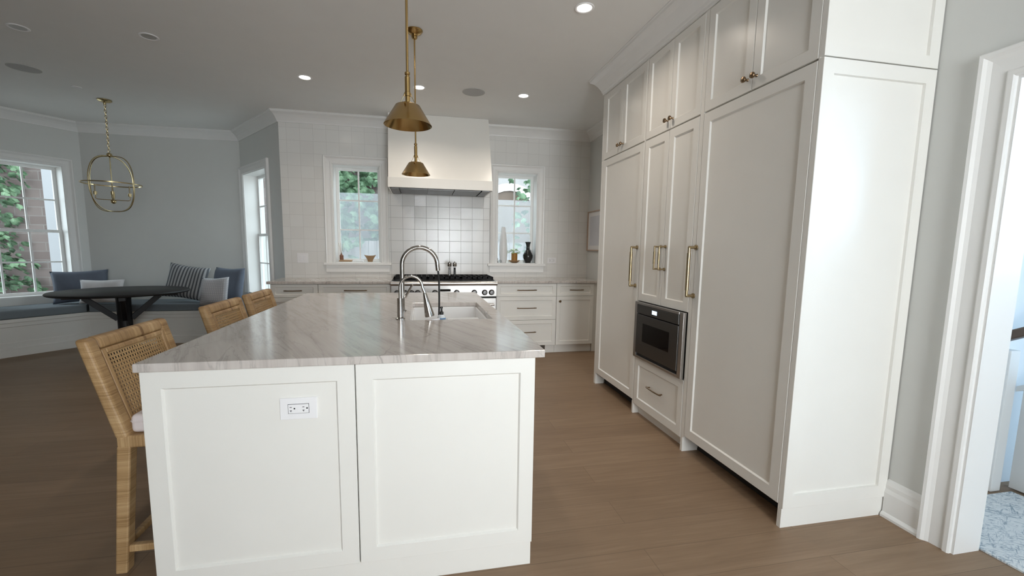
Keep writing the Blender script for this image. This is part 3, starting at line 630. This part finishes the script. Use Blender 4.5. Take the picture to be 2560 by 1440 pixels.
for k in range(3):
    a0 = RX0 + .025 + k * .391; a1 = a0 + .386; m = MB()
    for j in range(3): y = 5.19 + j * .235; m.box(a0, a1, y, y + .016, .94, .962)
    for j in range(7): x = a0 + j * (a1 - a0 - .014) / 6; m.box(x, x + .014, 5.19, 5.676, .94, .962)
    for x in (a0, a1 - .016):
        for y in (5.19, 5.66): m.box(x, x + .016, y, y + .016, .922, .942)
    for y in (5.3, 5.56): m.lathe([(.05, .925), (.05, .935), (.03, .938), (0, .938)], ((a0 + a1) / 2, y, 0), seg=20)
    obj('grate', m, BLACK, rg)
# hood
hd = thing('range_hood', (.245, 5.5, 1.975), 'plain white canopy hood above the range', 'hood')
hx0, hx1 = -.352, .842
b4 = lambda x0, x1, y0, y1, z: [(x0, y0, z), (x1, y0, z), (x1, y1, z), (x0, y1, z)]
obj('canopy', MB().hexa(b4(hx0 + .004, hx1 - .004, 5.19, YW - .002, 2.088), b4(hx0 - .006, hx1 - .012, 5.47, YW - .002, H - .002)), PAINT, hd)
mb = MB().box(hx0, hx1, 5.168, 5.188, 1.978, 2.09).box(hx0, hx0 + .02, 5.188, YW - .002, 1.978, 2.09).box(hx1 - .02, hx1, 5.188, YW - .002, 1.978, 2.09)
obj('band', mb, PAINT, hd, bevel=.0015)
obj('liner', MB().hexa(b4(hx0 + .021, hx1 - .021, 5.189, YW - .01, 1.984), b4(hx0 + .021, hx1 - .021, 5.189, YW - .01, 1.99)).box(hx0 + .03, hx0 + .12, 5.2, YW - .02, 1.968, 1.984).box(hx1 - .12, hx1 - .03, 5.2, YW - .02, 1.968, 1.984), DSTEEL, hd)
for k in range(3): obj('filter', MB().box(hx0 + .13 + k * .313, hx0 + .435 + k * .313, 5.25, YW - .05, 1.972, 1.985), DSTEEL, hd)
# mills on the range
for x, y, lab in ((.352, 5.44, 'clear mill with chrome cap on the range grates, the left of two'), (.414, 5.42, 'clear mill with chrome cap on the range grates, the right of two')):
    t = thing('pepper_mill', (x, y, .962), lab, 'mill', 'mills on the range')
    obj('body', MB().lathe([(0, 0), (.024, 0), (.024, .02), (.018, .06), (.0175, .09), (.022, .115), (0, .115)], (x, y, .962), seg=24), ACRYL, t)
    obj('core', MB().lathe([(0, .002), (.012, .002), (.012, .1), (0, .1)], (x, y, .962), seg=16), GREYCER if x < .4 else BLACK, t)
    obj('cap', MB().lathe([(0, .115), (.024, .115), (.025, .118), (.025, .158), (.02, .163), (.005, .165), (.006, .175), (0, .177)], (x, y, .962), seg=24), CHROME, t)

# ------------------------------------------------------------------ things on the sills
SZ = 1.113; SYL = YW + .1
def lathe_thing(name, x, y, prof, m, label, cat, z=SZ): return obj(name, MB().lathe(prof, (x, y, z), seg=28), m, loc=(x, y, z), label=label, cat=cat)
rd = thing('reed_diffuser', (-.985, 5.87, SZ + .022), 'small brown reed diffuser with thin sticks on the left kitchen sill', 'diffuser')
obj('bottle', MB().lathe([(0, 0), (.022, 0), (.024, .004), (.024, .055), (.016, .065), (.009, .07), (.009, .082), (0, .082)], (-.985, 5.87, SZ + .022), seg=20), AMBER, rd)
for k in range(4): obj('reed', MB().tube([(-.985, 5.87, SZ + .09), (-.985 + (k - 1.5) * .022, 5.87 + .01 * (k % 2), SZ + .235)], .0013, 6), TAN, rd)
obj('tray', MB().box(-1.01, -.86, 5.83, 5.92, SZ, SZ + .02), TAN, label='dark tray under the reed diffuser', cat='tray', bevel=.003)
obj('book', MB().box(-.85, -.72, 5.83, 5.91, SZ, SZ + .014), CERAM, label='thin white book lying flat on the left kitchen sill', cat='book')
vs, fs = [], []
for (z, rx, ry) in ((0, .03, .022), (.02, .034, .024), (.05, .05, .03), (.078, .075, .036), (.074, .066, .028), (.04, .03, .016)):
    for k in range(24):
        a = 2 * math.pi * k / 24; vs.append((-.635 + rx * math.cos(a), 5.86 + ry * math.sin(a), SZ + z + (.012 * abs(math.cos(a)) ** 3 if z > .06 else 0)))
for i in range(5):
    for k in range(24): fs.append((i * 24 + k, i * 24 + (k + 1) % 24, i * 24 + 24 + (k + 1) % 24, i * 24 + 24 + k))
obj('sauce_boat', MB().add(vs, fs + [tuple(range(24)), tuple(range(120, 144))], True), TAN, loc=(-.635, 5.86, SZ), label='tan boat shaped bowl on the left kitchen sill', cat='bowl')
lathe_thing('tall_vase', 1.108, 5.86, [(0, 0), (.04, 0), (.05, .04), (.058, .14), (.055, .24), (.043, .36), (.028, .47), (.024, .482), (.018, .482), (.03, .36), (.03, .1), (0, .05)], CERAM, 'tall slim white vase on the right kitchen sill', 'vase')
lathe_thing('dish', 1.262, 5.85, [(0, 0), (.03, 0), (.06, .014), (.082, .032), (.08, .036), (.05, .02), (0, .014)], TAN, 'shallow tan dish under the potted plant on the right sill', 'dish')
pp = thing('potted_plant', (1.262, 5.85, SZ + .0225), 'small leafy plant in an ochre pot on the right kitchen sill', 'plant')
obj('pot', MB().lathe([(0, 0), (.036, 0), (.04, .004), (.042, .045), (.042, .112), (.037, .112), (.036, .1), (0, .098)], (1.262, 5.85, SZ + .0225), seg=24), TERRA, pp)
lm = MB(); zb = SZ + .115
for k in range(60):
    a = random.random() * 6.283; el = random.uniform(.25, 1.35); L = random.uniform(.05, .1)
    o = Vector((1.262, 5.85, zb)) + Vector((math.cos(a) * math.cos(el), math.sin(a) * math.cos(el), math.sin(el))) * L * .8
    dr_ = Vector((math.cos(a) * math.cos(el * .4), math.sin(a) * math.cos(el * .4), math.sin(el * .4) - .2)).normalized(); sd = dr_.cross(Vector((0, 0, 1))).normalized(); ln = random.uniform(.04, .06); wd = ln * .34
    lm.add([o, o + dr_ * ln * .5 + sd * wd, o + dr_ * ln - Vector((0, 0, .008)), o + dr_ * ln * .5 - sd * wd], [(0, 1, 2), (0, 2, 3)])
    if k < 14: lm.tube([(1.262, 5.85, zb - .015), o], .0016, 5)
obj('leaves', lm, LEAF, pp)
lathe_thing('vase', 1.45, 5.845, [(0, 0), (.034, 0), (.05, .03), (.068, .075), (.068, .105), (.05, .145), (.026, .178), (.022, .215), (.03, .255), (.042, .285), (.039, .287), (.024, .255), (.016, .2), (0, .18)], BLKCER, 'round bellied black vase with flared neck on the right kitchen sill', 'vase')
lathe_thing('jar', 1.495, 5.953, [(0, 0), (.025, 0), (.03, .02), (.03, .16), (.025, .18), (.02, .18), (0, .17)], GREYCER, 'grey jar half hidden behind the black vase', 'jar')
lathe_thing('figurine', 1.022, 5.84, [(0, 0), (.012, 0), (.013, .012), (.007, .03), (.011, .045), (.008, .06), (0, .064)], BLKCER, 'tiny black figurine at the left end of the right sill', 'figurine')
lathe_thing('glass_ball', 1.062, 5.812, [(0, 0)] + [(.02 * math.sin(R(a)), .02 - .02 * math.cos(R(a))) for a in range(15, 180, 15)] + [(0, .04)], ACRYL, 'small clear ball in front of the tall white vase', 'ornament')
# picture on the right wall
pc = thing('picture_frame', (XR, 5.45, 1.29), 'framed pale print with light wood frame on the right wall', 'picture')
Pp = lambda a, b, c: (XR - c, a, b)
obj('frame', MB().sweep([(5.18, 1.29), (5.18, 1.82), (5.735, 1.82), (5.735, 1.29)], [(0, 0), (0, .022), (.014, .022), (.014, 0)], Pp, cyc=True), OAKF, pc)
obj('mat_board', MB().box(5.19, 5.725, 1.30, 1.81, .004, .008, Pp), MATB, pc); obj('print', MB().box(5.25, 5.665, 1.36, 1.75, .008, .009, Pp), PAPER, pc)

# ================================================================== CEILING FIXTURES
DL = (1.0, .885, .76)
def downlight(x, y, lit, label, power=5):
    t = thing('recessed_light', (x, y, H - .004), label, 'ceiling light', 'recessed ceiling lights')
    obj('trim_ring', MB().lathe([(.046, 0), (.062, 0), (.064, -.003), (.06, -.006), (.05, -.005), (.046, -.002)], (x, y, H), close=True), PLASTIC, t)
    obj('lens', MB().lathe([(0, -.001), (.047, -.001), (.047, -.003), (0, -.004)], (x, y, H)), LEDM if lit else GREYL, t)
    if lit: area('downlight', (x, y, H - .012), (x, y, 0), .09, .09, power, DL, 'DISK', 140)
GREYL = mat('unlit_lens', (.45, .44, .42), .4)
downlight(1.061, 2.872, True, 'lit recessed ceiling light nearest the tall cabinets')
downlight(-1.042, 4.569, True, 'lit recessed ceiling light left of the brass pendants', 4.2)
downlight(.004, 4.574, True, 'lit recessed ceiling light behind the nearer pendant rod', 4.2)
downlight(1.055, 4.559, True, 'lit recessed ceiling light above the right end of the hood', 4.2)
downlight(.004, 2.872, True, 'added recessed ceiling light out of view, lit to brighten the island and ceiling', 3.2)  # unseen lamp added on the ceiling grid to lift worktop and ceiling bounce
downlight(-2.005, 3.987, False, 'unlit recessed ceiling light with white rim, left of the pendants')
downlight(-2.875, 4.049, False, 'unlit recessed ceiling light at the far left of the ceiling')
for x, y, lab in ((.542, 4.578, 'round flush ceiling speaker between two lit recessed lights'), (-3.499, 4.944, 'round flush ceiling speaker on the dim left part of the ceiling')):
    t = thing('ceiling_speaker', (x, y, H - .004), lab, 'speaker', 'ceiling speakers')
    obj('rim', MB().lathe([(.106, 0), (.114, 0), (.114, -.004), (.106, -.004)], (x, y, H), close=True, seg=48), mat('speaker_rim', (.5, .5, .48), .6), t)
    obj('grille', MB().lathe([(0, -.001), (.107, -.001), (.107, -.003), (0, -.0035)], (x, y, H), seg=48), mat('speaker_grille', (.50, .50, .50), .8), t)
obj('sprinkler_cap', MB().lathe([(0, 0), (.04, 0), (.04, -.004), (0, -.006)], (-3.394, 5.40, H)), PLASTIC, loc=(-3.394, 5.40, H - .006), label='small flat white cap on the ceiling beside the chandelier', cat='sprinkler cap')
# pendants
def pendant(x, y, label):
    zb, zt = 1.85, 1.938
    t = thing('pendant_light', (x, y, zb), label, 'pendant lamp', 'brass pendants over the island')
    obj('canopy', MB().lathe([(0, H - .001), (.06, H - .001), (.06, H - .006), (.05, H - .02), (.024, H - .032), (.02, H - .04), (.022, H - .048), (.015, H - .062), (.006, H - .066), (0, H - .066)], (x, y, 0)), BRASS, t)
    obj('rod', MB().tube([(x, y, 2.06), (x, y, H - .06)], .0056, 12), BRASS, t)
    obj('socket', MB().lathe([(0, zt - .004), (.0105, zt - .004), (.0105, zt + .035), (.0135, zt + .036), (.0135, zt + .052), (.0115, zt + .054), (.0115, zt + .118), (.008, zt + .121), (.008, zt + .124), (.0115, zt + .128), (.0115, zt + .136), (.007, zt + .141), (0, zt + .142)], (x, y, 0), seg=24), BRASS, t)
    obj('shade', MB().lathe([(.0105, zt), (.046, zt), (.054, zt - .004), (.105, zb + .001), (.106, zb), (.1045, zb), (.052, zt - .006), (.046, zt - .003), (.0105, zt - .003)], (x, y, 0), seg=48, close=True), BRASS, t)
    for s in (-1, 1): obj('stay_wire', MB().tube([(x + s * .0135, y, zt + .05), (x + s * .018, y, zt + .036), (x + s * .036, y, zt - .001)], .0016, 6), BRASS2, t)
    for k in range(3):
        a = R(-100 + 120 * k); obj('screw', MB().lathe([(.004, 0), (.004, .005), (0, .006)], (x + .0575 * math.cos(a), y + .0575 * math.sin(a), zt - .009), ax=(math.cos(a), math.sin(a), .5), seg=10), BRASS, t)
pendant(-.049, 2.075, 'brass pendant lamp with cone shade, hanging nearer the camera')
pendant(-.027, 3.429, 'brass pendant lamp with cone shade, hanging farther over the island')

# ================================================================== NOOK
# bench
off = [NA, NB, NC, ND]
BP = [(0, .0), (.555, 0), (.555, .095), (.548, .105), (.54, .105), (.54, .16), (.532, .168), (.532, .335), (.54, .343), (.54, .385), (.552, .39), (.552, .43), (0, .43)]
def mit(i):
    d0, d1 = (off[i] - off[i - 1]).normalized(), (off[i + 1] - off[i]).normalized(); n0, n1 = Vector((d0.y, -d0.x)), Vector((d1.y, -d1.x)); return (n0 + n1) / (1 + n0.dot(n1))
obj('corner_bench', MB().sweep([NA, NB, NC, NC + (ND - NC) * .985], [(o + .004, z) for o, z in BP], ID), PAINT, bevel=.002, label='white built in corner bench with panelled front around the black table', cat='bench')
def cushion(i, lab):
    a, b = off[i], off[i + 1]; d = (b - a).normalized(); ma = mit(i) if i > 0 else None; mb_ = mit(i + 1) if i < 2 else None
    m = MB().sweep([a + d * .012, b - d * .012], [(.03, .432), (.558, .432), (.566, .445), (.566, .518), (.555, .53), (.03, .53)], ID, ends=(ma, mb_))
    obj('seat_cushion', m, CUSH, bevel=.012, label=lab, cat='cushion', group='blue grey cushions on the corner bench')
cushion(0, 'blue grey seat cushion on the bench under the left window')
cushion(1, 'blue grey seat cushion on the middle of the corner bench behind the table')
cushion(2, 'blue grey seat cushion on the bench run beside the end of the kitchen worktop')
# pillows
def pillow(name, x, y, z, wd, ht, th, rz, lean, roll, m, label):
    g = 18; vs = []; fs = []
    for sgn in (1, -1):
        for j in range(g + 1):
            for i in range(g + 1):
                u, v = -1 + 2 * i / g, -1 + 2 * j / g
                X = wd / 2 * u * (1 - .07 * (1 - v * v) * u * u); Z = ht / 2 * v * (1 - .07 * (1 - u * u) * v * v)
                Y = sgn * th / 2 * (max(0, (1 - u ** 4) * (1 - v ** 4))) ** .55
                vs.append((X, Y + .012 * math.sin(3 * u + 2 * v) * (1 - u * u), Z))
    k = (g + 1) ** 2
    for s in (0, 1):
        for j in range(g):
            for i in range(g):
                a = s * k + j * (g + 1) + i; fs.append((a, a + 1, a + g + 2, a + g + 1))
    mbp = MB().add(vs, fs, True)
    o = obj(name, mbp, m, loc=(0, 0, 0), label=label, cat='pillow', group='pillows on the corner bench', sharp=180)
    import bmesh
    b = bmesh.new(); b.from_mesh(o.data); bmesh.ops.remove_doubles(b, verts=b.verts[:], dist=.0008); bmesh.ops.recalc_face_normals(b, faces=b.faces[:]); b.to_mesh(b and o.data); b.free()
    o.rotation_euler = (R(-lean), R(roll), R(rz)); o.location = (x, y, z + ht / 2)
pillow('throw_pillow', -4.31, 6.60, .535, .55, .42, .15, 28, 14, -2, BLUEF, 'slate blue lumbar pillow in the left corner of the bench')
pillow('throw_pillow', -4.0, 6.46, .535, .46, .31, .11, 8, 14, 0, WHITEF, 'white lumbar pillow in front of the slate blue one, behind the table')
pillow('throw_pillow', -3.11, 6.62, .562, .50, .47, .15, -2, 17, 9, STRIPE, 'grey and black striped square pillow on the middle of the bench')
pillow('throw_pillow', -2.535, 6.45, .535, .52, .47, .15, -30, 12, 0, BLUEF, 'slate blue square pillow in the right corner of the bench')
pillow('throw_pillow', -2.58, 6.15, .535, .36, .36, .12, -14, 17, -3, QUILT, 'small pale quilted pillow leaning between the striped and blue ones')
# table
tx, ty = -3.37, 5.77
tb = thing('pedestal_table', (tx, ty, 0), 'round black pedestal table in front of the corner bench', 'table')
obj('tabletop', MB().lathe([(0, .738), (.618, .738), (.628, .743), (.632, .752), (.628, .761), (.62, .766), (0, .766)], (tx, ty, 0), seg=72), BLKWOOD, tb)
obj('column', MB().lathe([(.078, .04), (.072, .1), (.068, .5), (.07, .66), (.075, .72), (0, .72)], (tx, ty, 0), seg=32), BLKWOOD, tb)
obj('foot', MB().box(tx - .36, tx + .36, ty - .05, ty + .05, 0, .06).box(tx - .05, tx + .05, ty - .36, ty + .36, 0, .06), BLKWOOD, tb, bevel=.008)
for k in range(4):
    a = R(29 + 90 * k); c, s = math.cos(a), math.sin(a); q = Vector((-s, c, 0)); e = Vector((c, s, 0)); o = Vector((tx, ty, 0))
    bm_ = MB(); p0, p1 = o + e * .06 + Vector((0, 0, .44)), o + e * .33 + Vector((0, 0, .70)); up = Vector((-.69 * c, -.69 * s, .72)) * .028
    bm_.hexa([p0 - q * .022 - up, p0 + q * .022 - up, p0 + q * .022 + up, p0 - q * .022 + up], [p1 - q * .022 - up, p1 + q * .022 - up, p1 + q * .022 + up, p1 - q * .022 + up])
    obj('brace', bm_, BLKWOOD, tb, bevel=.003)
    ar_ = MB(); p0, p1 = o + e * .05 + Vector((0, 0, .715)), o + e * .5 + Vector((0, 0, .715)); u2 = Vector((0, 0, .026))
    ar_.hexa([p0 - q * .03 - u2, p0 + q * .03 - u2, p0 + q * .03 + u2, p0 - q * .03 + u2], [p1 - q * .03 - u2, p1 + q * .03 - u2, p1 + q * .03 + u2, p1 - q * .03 + u2])
    obj('arm', ar_, BLKWOOD, tb, bevel=.003)
# chandelier
cx, cy = -3.39, 5.79
ch = thing('chandelier', (cx, cy, 1.65), 'brass orb chandelier of hoops hanging over the black table', 'chandelier')
obj('canopy', MB().lathe([(0, H - .001), (.065, H - .001), (.065, H - .01), (.05, H - .022), (.014, H - .03), (.012, H - .05), (0, H - .052)], (cx, cy, 0)), BRASS2, ch)
cm = MB(); nz = 17; z0, z1 = 2.315, H - .045
for k in range(nz):
    zc = z0 + (z1 - z0) * (k + .5) / nz; a = R(45 + 90 * (k % 2)); hh = (z1 - z0) / nz * .68
    cm.tube([(cx + .0095 * math.cos(t) * math.cos(a), cy + .0095 * math.cos(t) * math.sin(a), zc + hh * math.sin(t)) for t in [2 * math.pi * i / 12 for i in range(12)]], .0028, 6, cyc=True)
obj('chain', cm, BRASS2, ch)
zc, rh, rv = 1.965, .262, .303
sup = lambda t, e: math.copysign(abs(t) ** e, t)
for k in (0, 1):
    a = R(75 + 90 * k)
    obj('hoop', MB().tube([(cx + rh * sup(math.cos(t), .58) * math.cos(a), cy + rh * sup(math.cos(t), .86) * math.sin(a), zc + rv * sup(math.sin(t), .86)) for t in [2 * math.pi * i / 56 for i in range(56)]], .0054, 8, cyc=True), BRASS2, ch)
obj('ring', MB().lathe([(.26, zc - .006), (.266, zc - .006), (.266, zc + .006), (.26, zc + .006)], (cx, cy, 0), seg=56, close=True), BRASS2, ch)
obj('finial', MB().lathe([(0, zc + rv - .02)] + [(.026 * math.sin(R(a)), zc + rv + .012 - .026 * math.cos(R(a))) for a in range(15, 180, 15)] + [(0, zc + rv + .04)], (cx, cy, 0), seg=20), BRASS2, ch)
obj('stem', MB().tube([(cx, cy, 1.77), (cx, cy, zc + rv)], .005, 8).lathe([(0, 1.745)] + [(.026 * math.sin(R(a)), 1.773 - .026 * math.cos(R(a))) for a in range(15, 180, 15)] + [(.012, 1.80), (.016, 1.82), (.016, 1.86), (0, 1.862)], (cx, cy, 0), seg=20), BRASS2, ch)
for k in range(4):
    a = R(30 + 90 * k); c, s = math.cos(a), math.sin(a); r_ = .145
    am = obj('arm', MB().tube([(cx, cy, 1.79), (cx + r_ * .9 * c, cy + r_ * .9 * s, 1.79), (cx + r_ * c, cy + r_ * s, 1.80), (cx + r_ * c, cy + r_ * s, 1.84)], .004, 8), BRASS2, ch)
    obj('candle_cup', MB().lathe([(0, 1.838), (.017, 1.838), (.017, 1.872), (.013, 1.872), (0, 1.868)], (cx + r_ * c, cy + r_ * s, 0), seg=16), BRASS2, am)
    obj('candle_sleeve', MB().lathe([(0, 1.868), (.006, 1.868), (.006, 1.955), (0, 1.956)], (cx + r_ * c, cy + r_ * s, 0), seg=12), mat('brass_sleeve', (.30, .25, .16), .4, 1), am)

# ================================================================== STOOLS (built facing +x, copied along the island)
def make_stool():
    t = thing('counter_stool', (0, 0, 0)); W = .265; lw = .0475
    SF0, SF1, zs, zt = -.225, .235, .545, .95
    xb = lambda z: SF0 - .108 * (z - zs) / (zt - zs)        # back-rest lean, rear edge
    def post(y0, y1):
        m = MB(); z0 = .555
        m.hexa([(xb(z0), y0, z0), (xb(z0) + lw, y0, z0), (xb(z0) + lw, y1, z0), (xb(z0), y1, z0)], [(xb(zt) , y0, zt), (xb(zt) + lw * .9, y0, zt), (xb(zt) + lw * .9, y1, zt), (xb(zt), y1, zt)]); return m
    pw = .06
    obj('back_post', post(-W, -W + pw), RAT[2], t, bevel=.015); obj('back_post', post(W - pw, W), RAT[2], t, bevel=.015)
    def rail(z0, z1, y0=-W + pw - .004, y1=W - pw + .004, dx=0, th=lw * .92):
        return MB().hexa([(xb(z0) + dx, y0, z0), (xb(z0) + dx + th, y0, z0), (xb(z0) + dx + th, y1, z0), (xb(z0) + dx, y1, z0)], [(xb(z1) + dx, y0, z1), (xb(z1) + dx + th, y0, z1), (xb(z1) + dx + th, y1, z1), (xb(z1) + dx, y1, z1)])
    obj('top_rail', rail(zt - .048, zt), RAT[1], t, bevel=.015)
    obj('bottom_rail', rail(.56, .60), RAT[1], t, bevel=.006)
    yi = W - pw
    inner = MB(); y0, y1 = -yi - .002, yi + .002
    for (a, b, c, d) in ((y0, y0 + .022, .60, zt - .048), (y1 - .022, y1, .60, zt - .048), (y0 + .022, y1 - .022, zt - .068, zt - .048), (y0 + .022, y1 - .022, .60, .618)):
        inner.v += rail(c, d, a, b, .006, lw * .8).v; n_ = len(inner.v) - 8
        for f in [(3, 2, 1, 0), (4, 5, 6, 7), (0, 1, 5, 4), (1, 2, 6, 5), (2, 3, 7, 6), (3, 0, 4, 7)]: inner.f.append([i + n_ for i in f]); inner.sm.append(False)
    obj('inner_frame', inner, RAT[1], t, bevel=.005)
    cn = MB(); a0, a1, c0, c1 = y0 + .02, y1 - .02, .614, zt - .064
    for k in range(23):
        y = a0 + (a1 - a0) * (k + .5) / 23; wv_ = .0029
        cn.hexa([(xb(c0) + .031, y - wv_, c0), (xb(c0) + .034, y - wv_, c0), (xb(c0) + .034, y + wv_, c0), (xb(c0) + .031, y + wv_, c0)], [(xb(c1) + .031, y - wv_, c1), (xb(c1) + .034, y - wv_, c1), (xb(c1) + .034, y + wv_, c1), (xb(c1) + .031, y + wv_, c1)])
    for k in range(17):
        z = c0 + (c1 - c0) * (k + .5) / 17; wv_ = .0032; x = xb(z)
        cn.box(x + .033, x + .037, a0, a1, z - wv_, z + wv_)
    obj('cane_panel', cn, CANE, t)
    obj('seat_frame', MB().box(SF0, SF1, -W, W, .52, .57), RAT[0], t, bevel=.01)
    cu = MB().box(SF0 + .04, SF1 - .01, -W + .02, W - .02, .5715, .645)
    cu = obj('seat_cushion', cu, PINKF, t, bevel=.018); obj('piping', MB().tube([(SF0 + .05, -W + .021, .618), (SF1 - .02, -W + .021, .618), (SF1 - .0105, -W + .03, .618), (SF1 - .0105, W - .03, .618), (SF1 - .02, W - .021, .618), (SF0 + .05, W - .021, .618), (SF0 + .0405, W - .03, .618), (SF0 + .0405, -W + .03, .618)], .0035, 8, cyc=True), PINKF, cu)
    for s in (-1, 1):
        y0, y1 = (-W, -W + lw) if s < 0 else (W - lw, W)
        obj('leg', MB().hexa([(SF0 - .045, y0, 0), (SF0 - .003, y0, 0), (SF0 - .003, y1, 0), (SF0 - .045, y1, 0)], [(SF0, y0, .53), (SF0 + lw, y0, .53), (SF0 + lw, y1, .53), (SF0, y1, .53)]), RAT[2], t, bevel=.006)
        obj('leg', MB().hexa([(SF1 - .042, y0, 0), (SF1, y0, 0), (SF1, y1, 0), (SF1 - .042, y1, 0)], [(SF1 - lw, y0, .53), (SF1, y0, .53), (SF1, y1, .53), (SF1 - lw, y1, .53)]), RAT[2], t, bevel=.006)
        ya, yb_ = (-W + .01, -W + .036) if s < 0 else (W - .036, W - .01)
        obj('stretcher', MB().box(SF0 - .01, SF1 - .03, ya, yb_, .082, .112), RAT[0], t, bevel=.005)
    obj('stretcher', MB().box(SF0 - .036, SF0 - .01, -W + .03, W - .03, .086, .112), RAT[1], t, bevel=.005)
    obj('foot_rail', MB().box(SF1 - .036, SF1 - .01, -W + .03, W - .03, .16, .19), RAT[1], t, bevel=.005)
    return t
proto = make_stool()
for i, (y, lab) in enumerate(((2.125, 'woven rattan counter stool at the near corner of the island'), (3.04, 'woven rattan counter stool in the middle of the three at the island'), (3.665, 'woven rattan counter stool at the far end of the island'))):
    o = proto if i == 0 else copy_tree(proto)
    o.location = (-.93, y, 0); tag(o, lab, 'stool', 'rattan counter stools along the island')

# ================================================================== STAIR HALL beyond the doorway
obj('hall_rug', MB().box(2.435, 3.20, -1.5, 1.665, 0, .008), RUG, loc=(2.8, .1, 0), label='blue and white patterned rug in the hall beyond the doorway', cat='rug')
sp = thing('staircase', (3.8, .6, 0), 'white panelled stair side in the hall with dark handrail', 'staircase')
stq = MB(); stq.add([(3.24, 1.70, .01), (3.24, -1.0, .01), (3.24, -1.0, 2.3), (3.24, 1.70, .58), (3.30, 1.70, .01), (3.30, -1.0, .01), (3.30, -1.0, 2.3), (3.30, 1.70, .58)], [(0, 1, 2, 3), (4, 5, 6, 7), (0, 1, 5, 4), (1, 2, 6, 5), (2, 3, 7, 6), (3, 0, 4, 7)])
obj('side_panel', stq, TRIM, sp)
obj('cap', MB().hexa([(3.22, 1.72, .56), (3.32, 1.72, .56), (3.32, 1.72, .59), (3.22, 1.72, .59)], [(3.22, -1.0, 2.29), (3.32, -1.0, 2.29), (3.32, -1.0, 2.32), (3.22, -1.0, 2.32)]), TRIM, sp)
obj('newel_post', MB().box(3.09, 3.16, 1.69, 1.755, .0, .80), TRIM, sp, bevel=.004)
obj('handrail', MB().hexa([(3.08, 1.755, .83), (3.15, 1.755, .83), (3.15, 1.755, .885), (3.08, 1.755, .885)], [(3.25, .4, 1.60), (3.32, .4, 1.60), (3.32, .4, 1.655), (3.25, .4, 1.655)]), HANDW, sp, bevel=.008)

for o in list(bpy.data.objects):
    if '_rl' in o: del o['_rl']
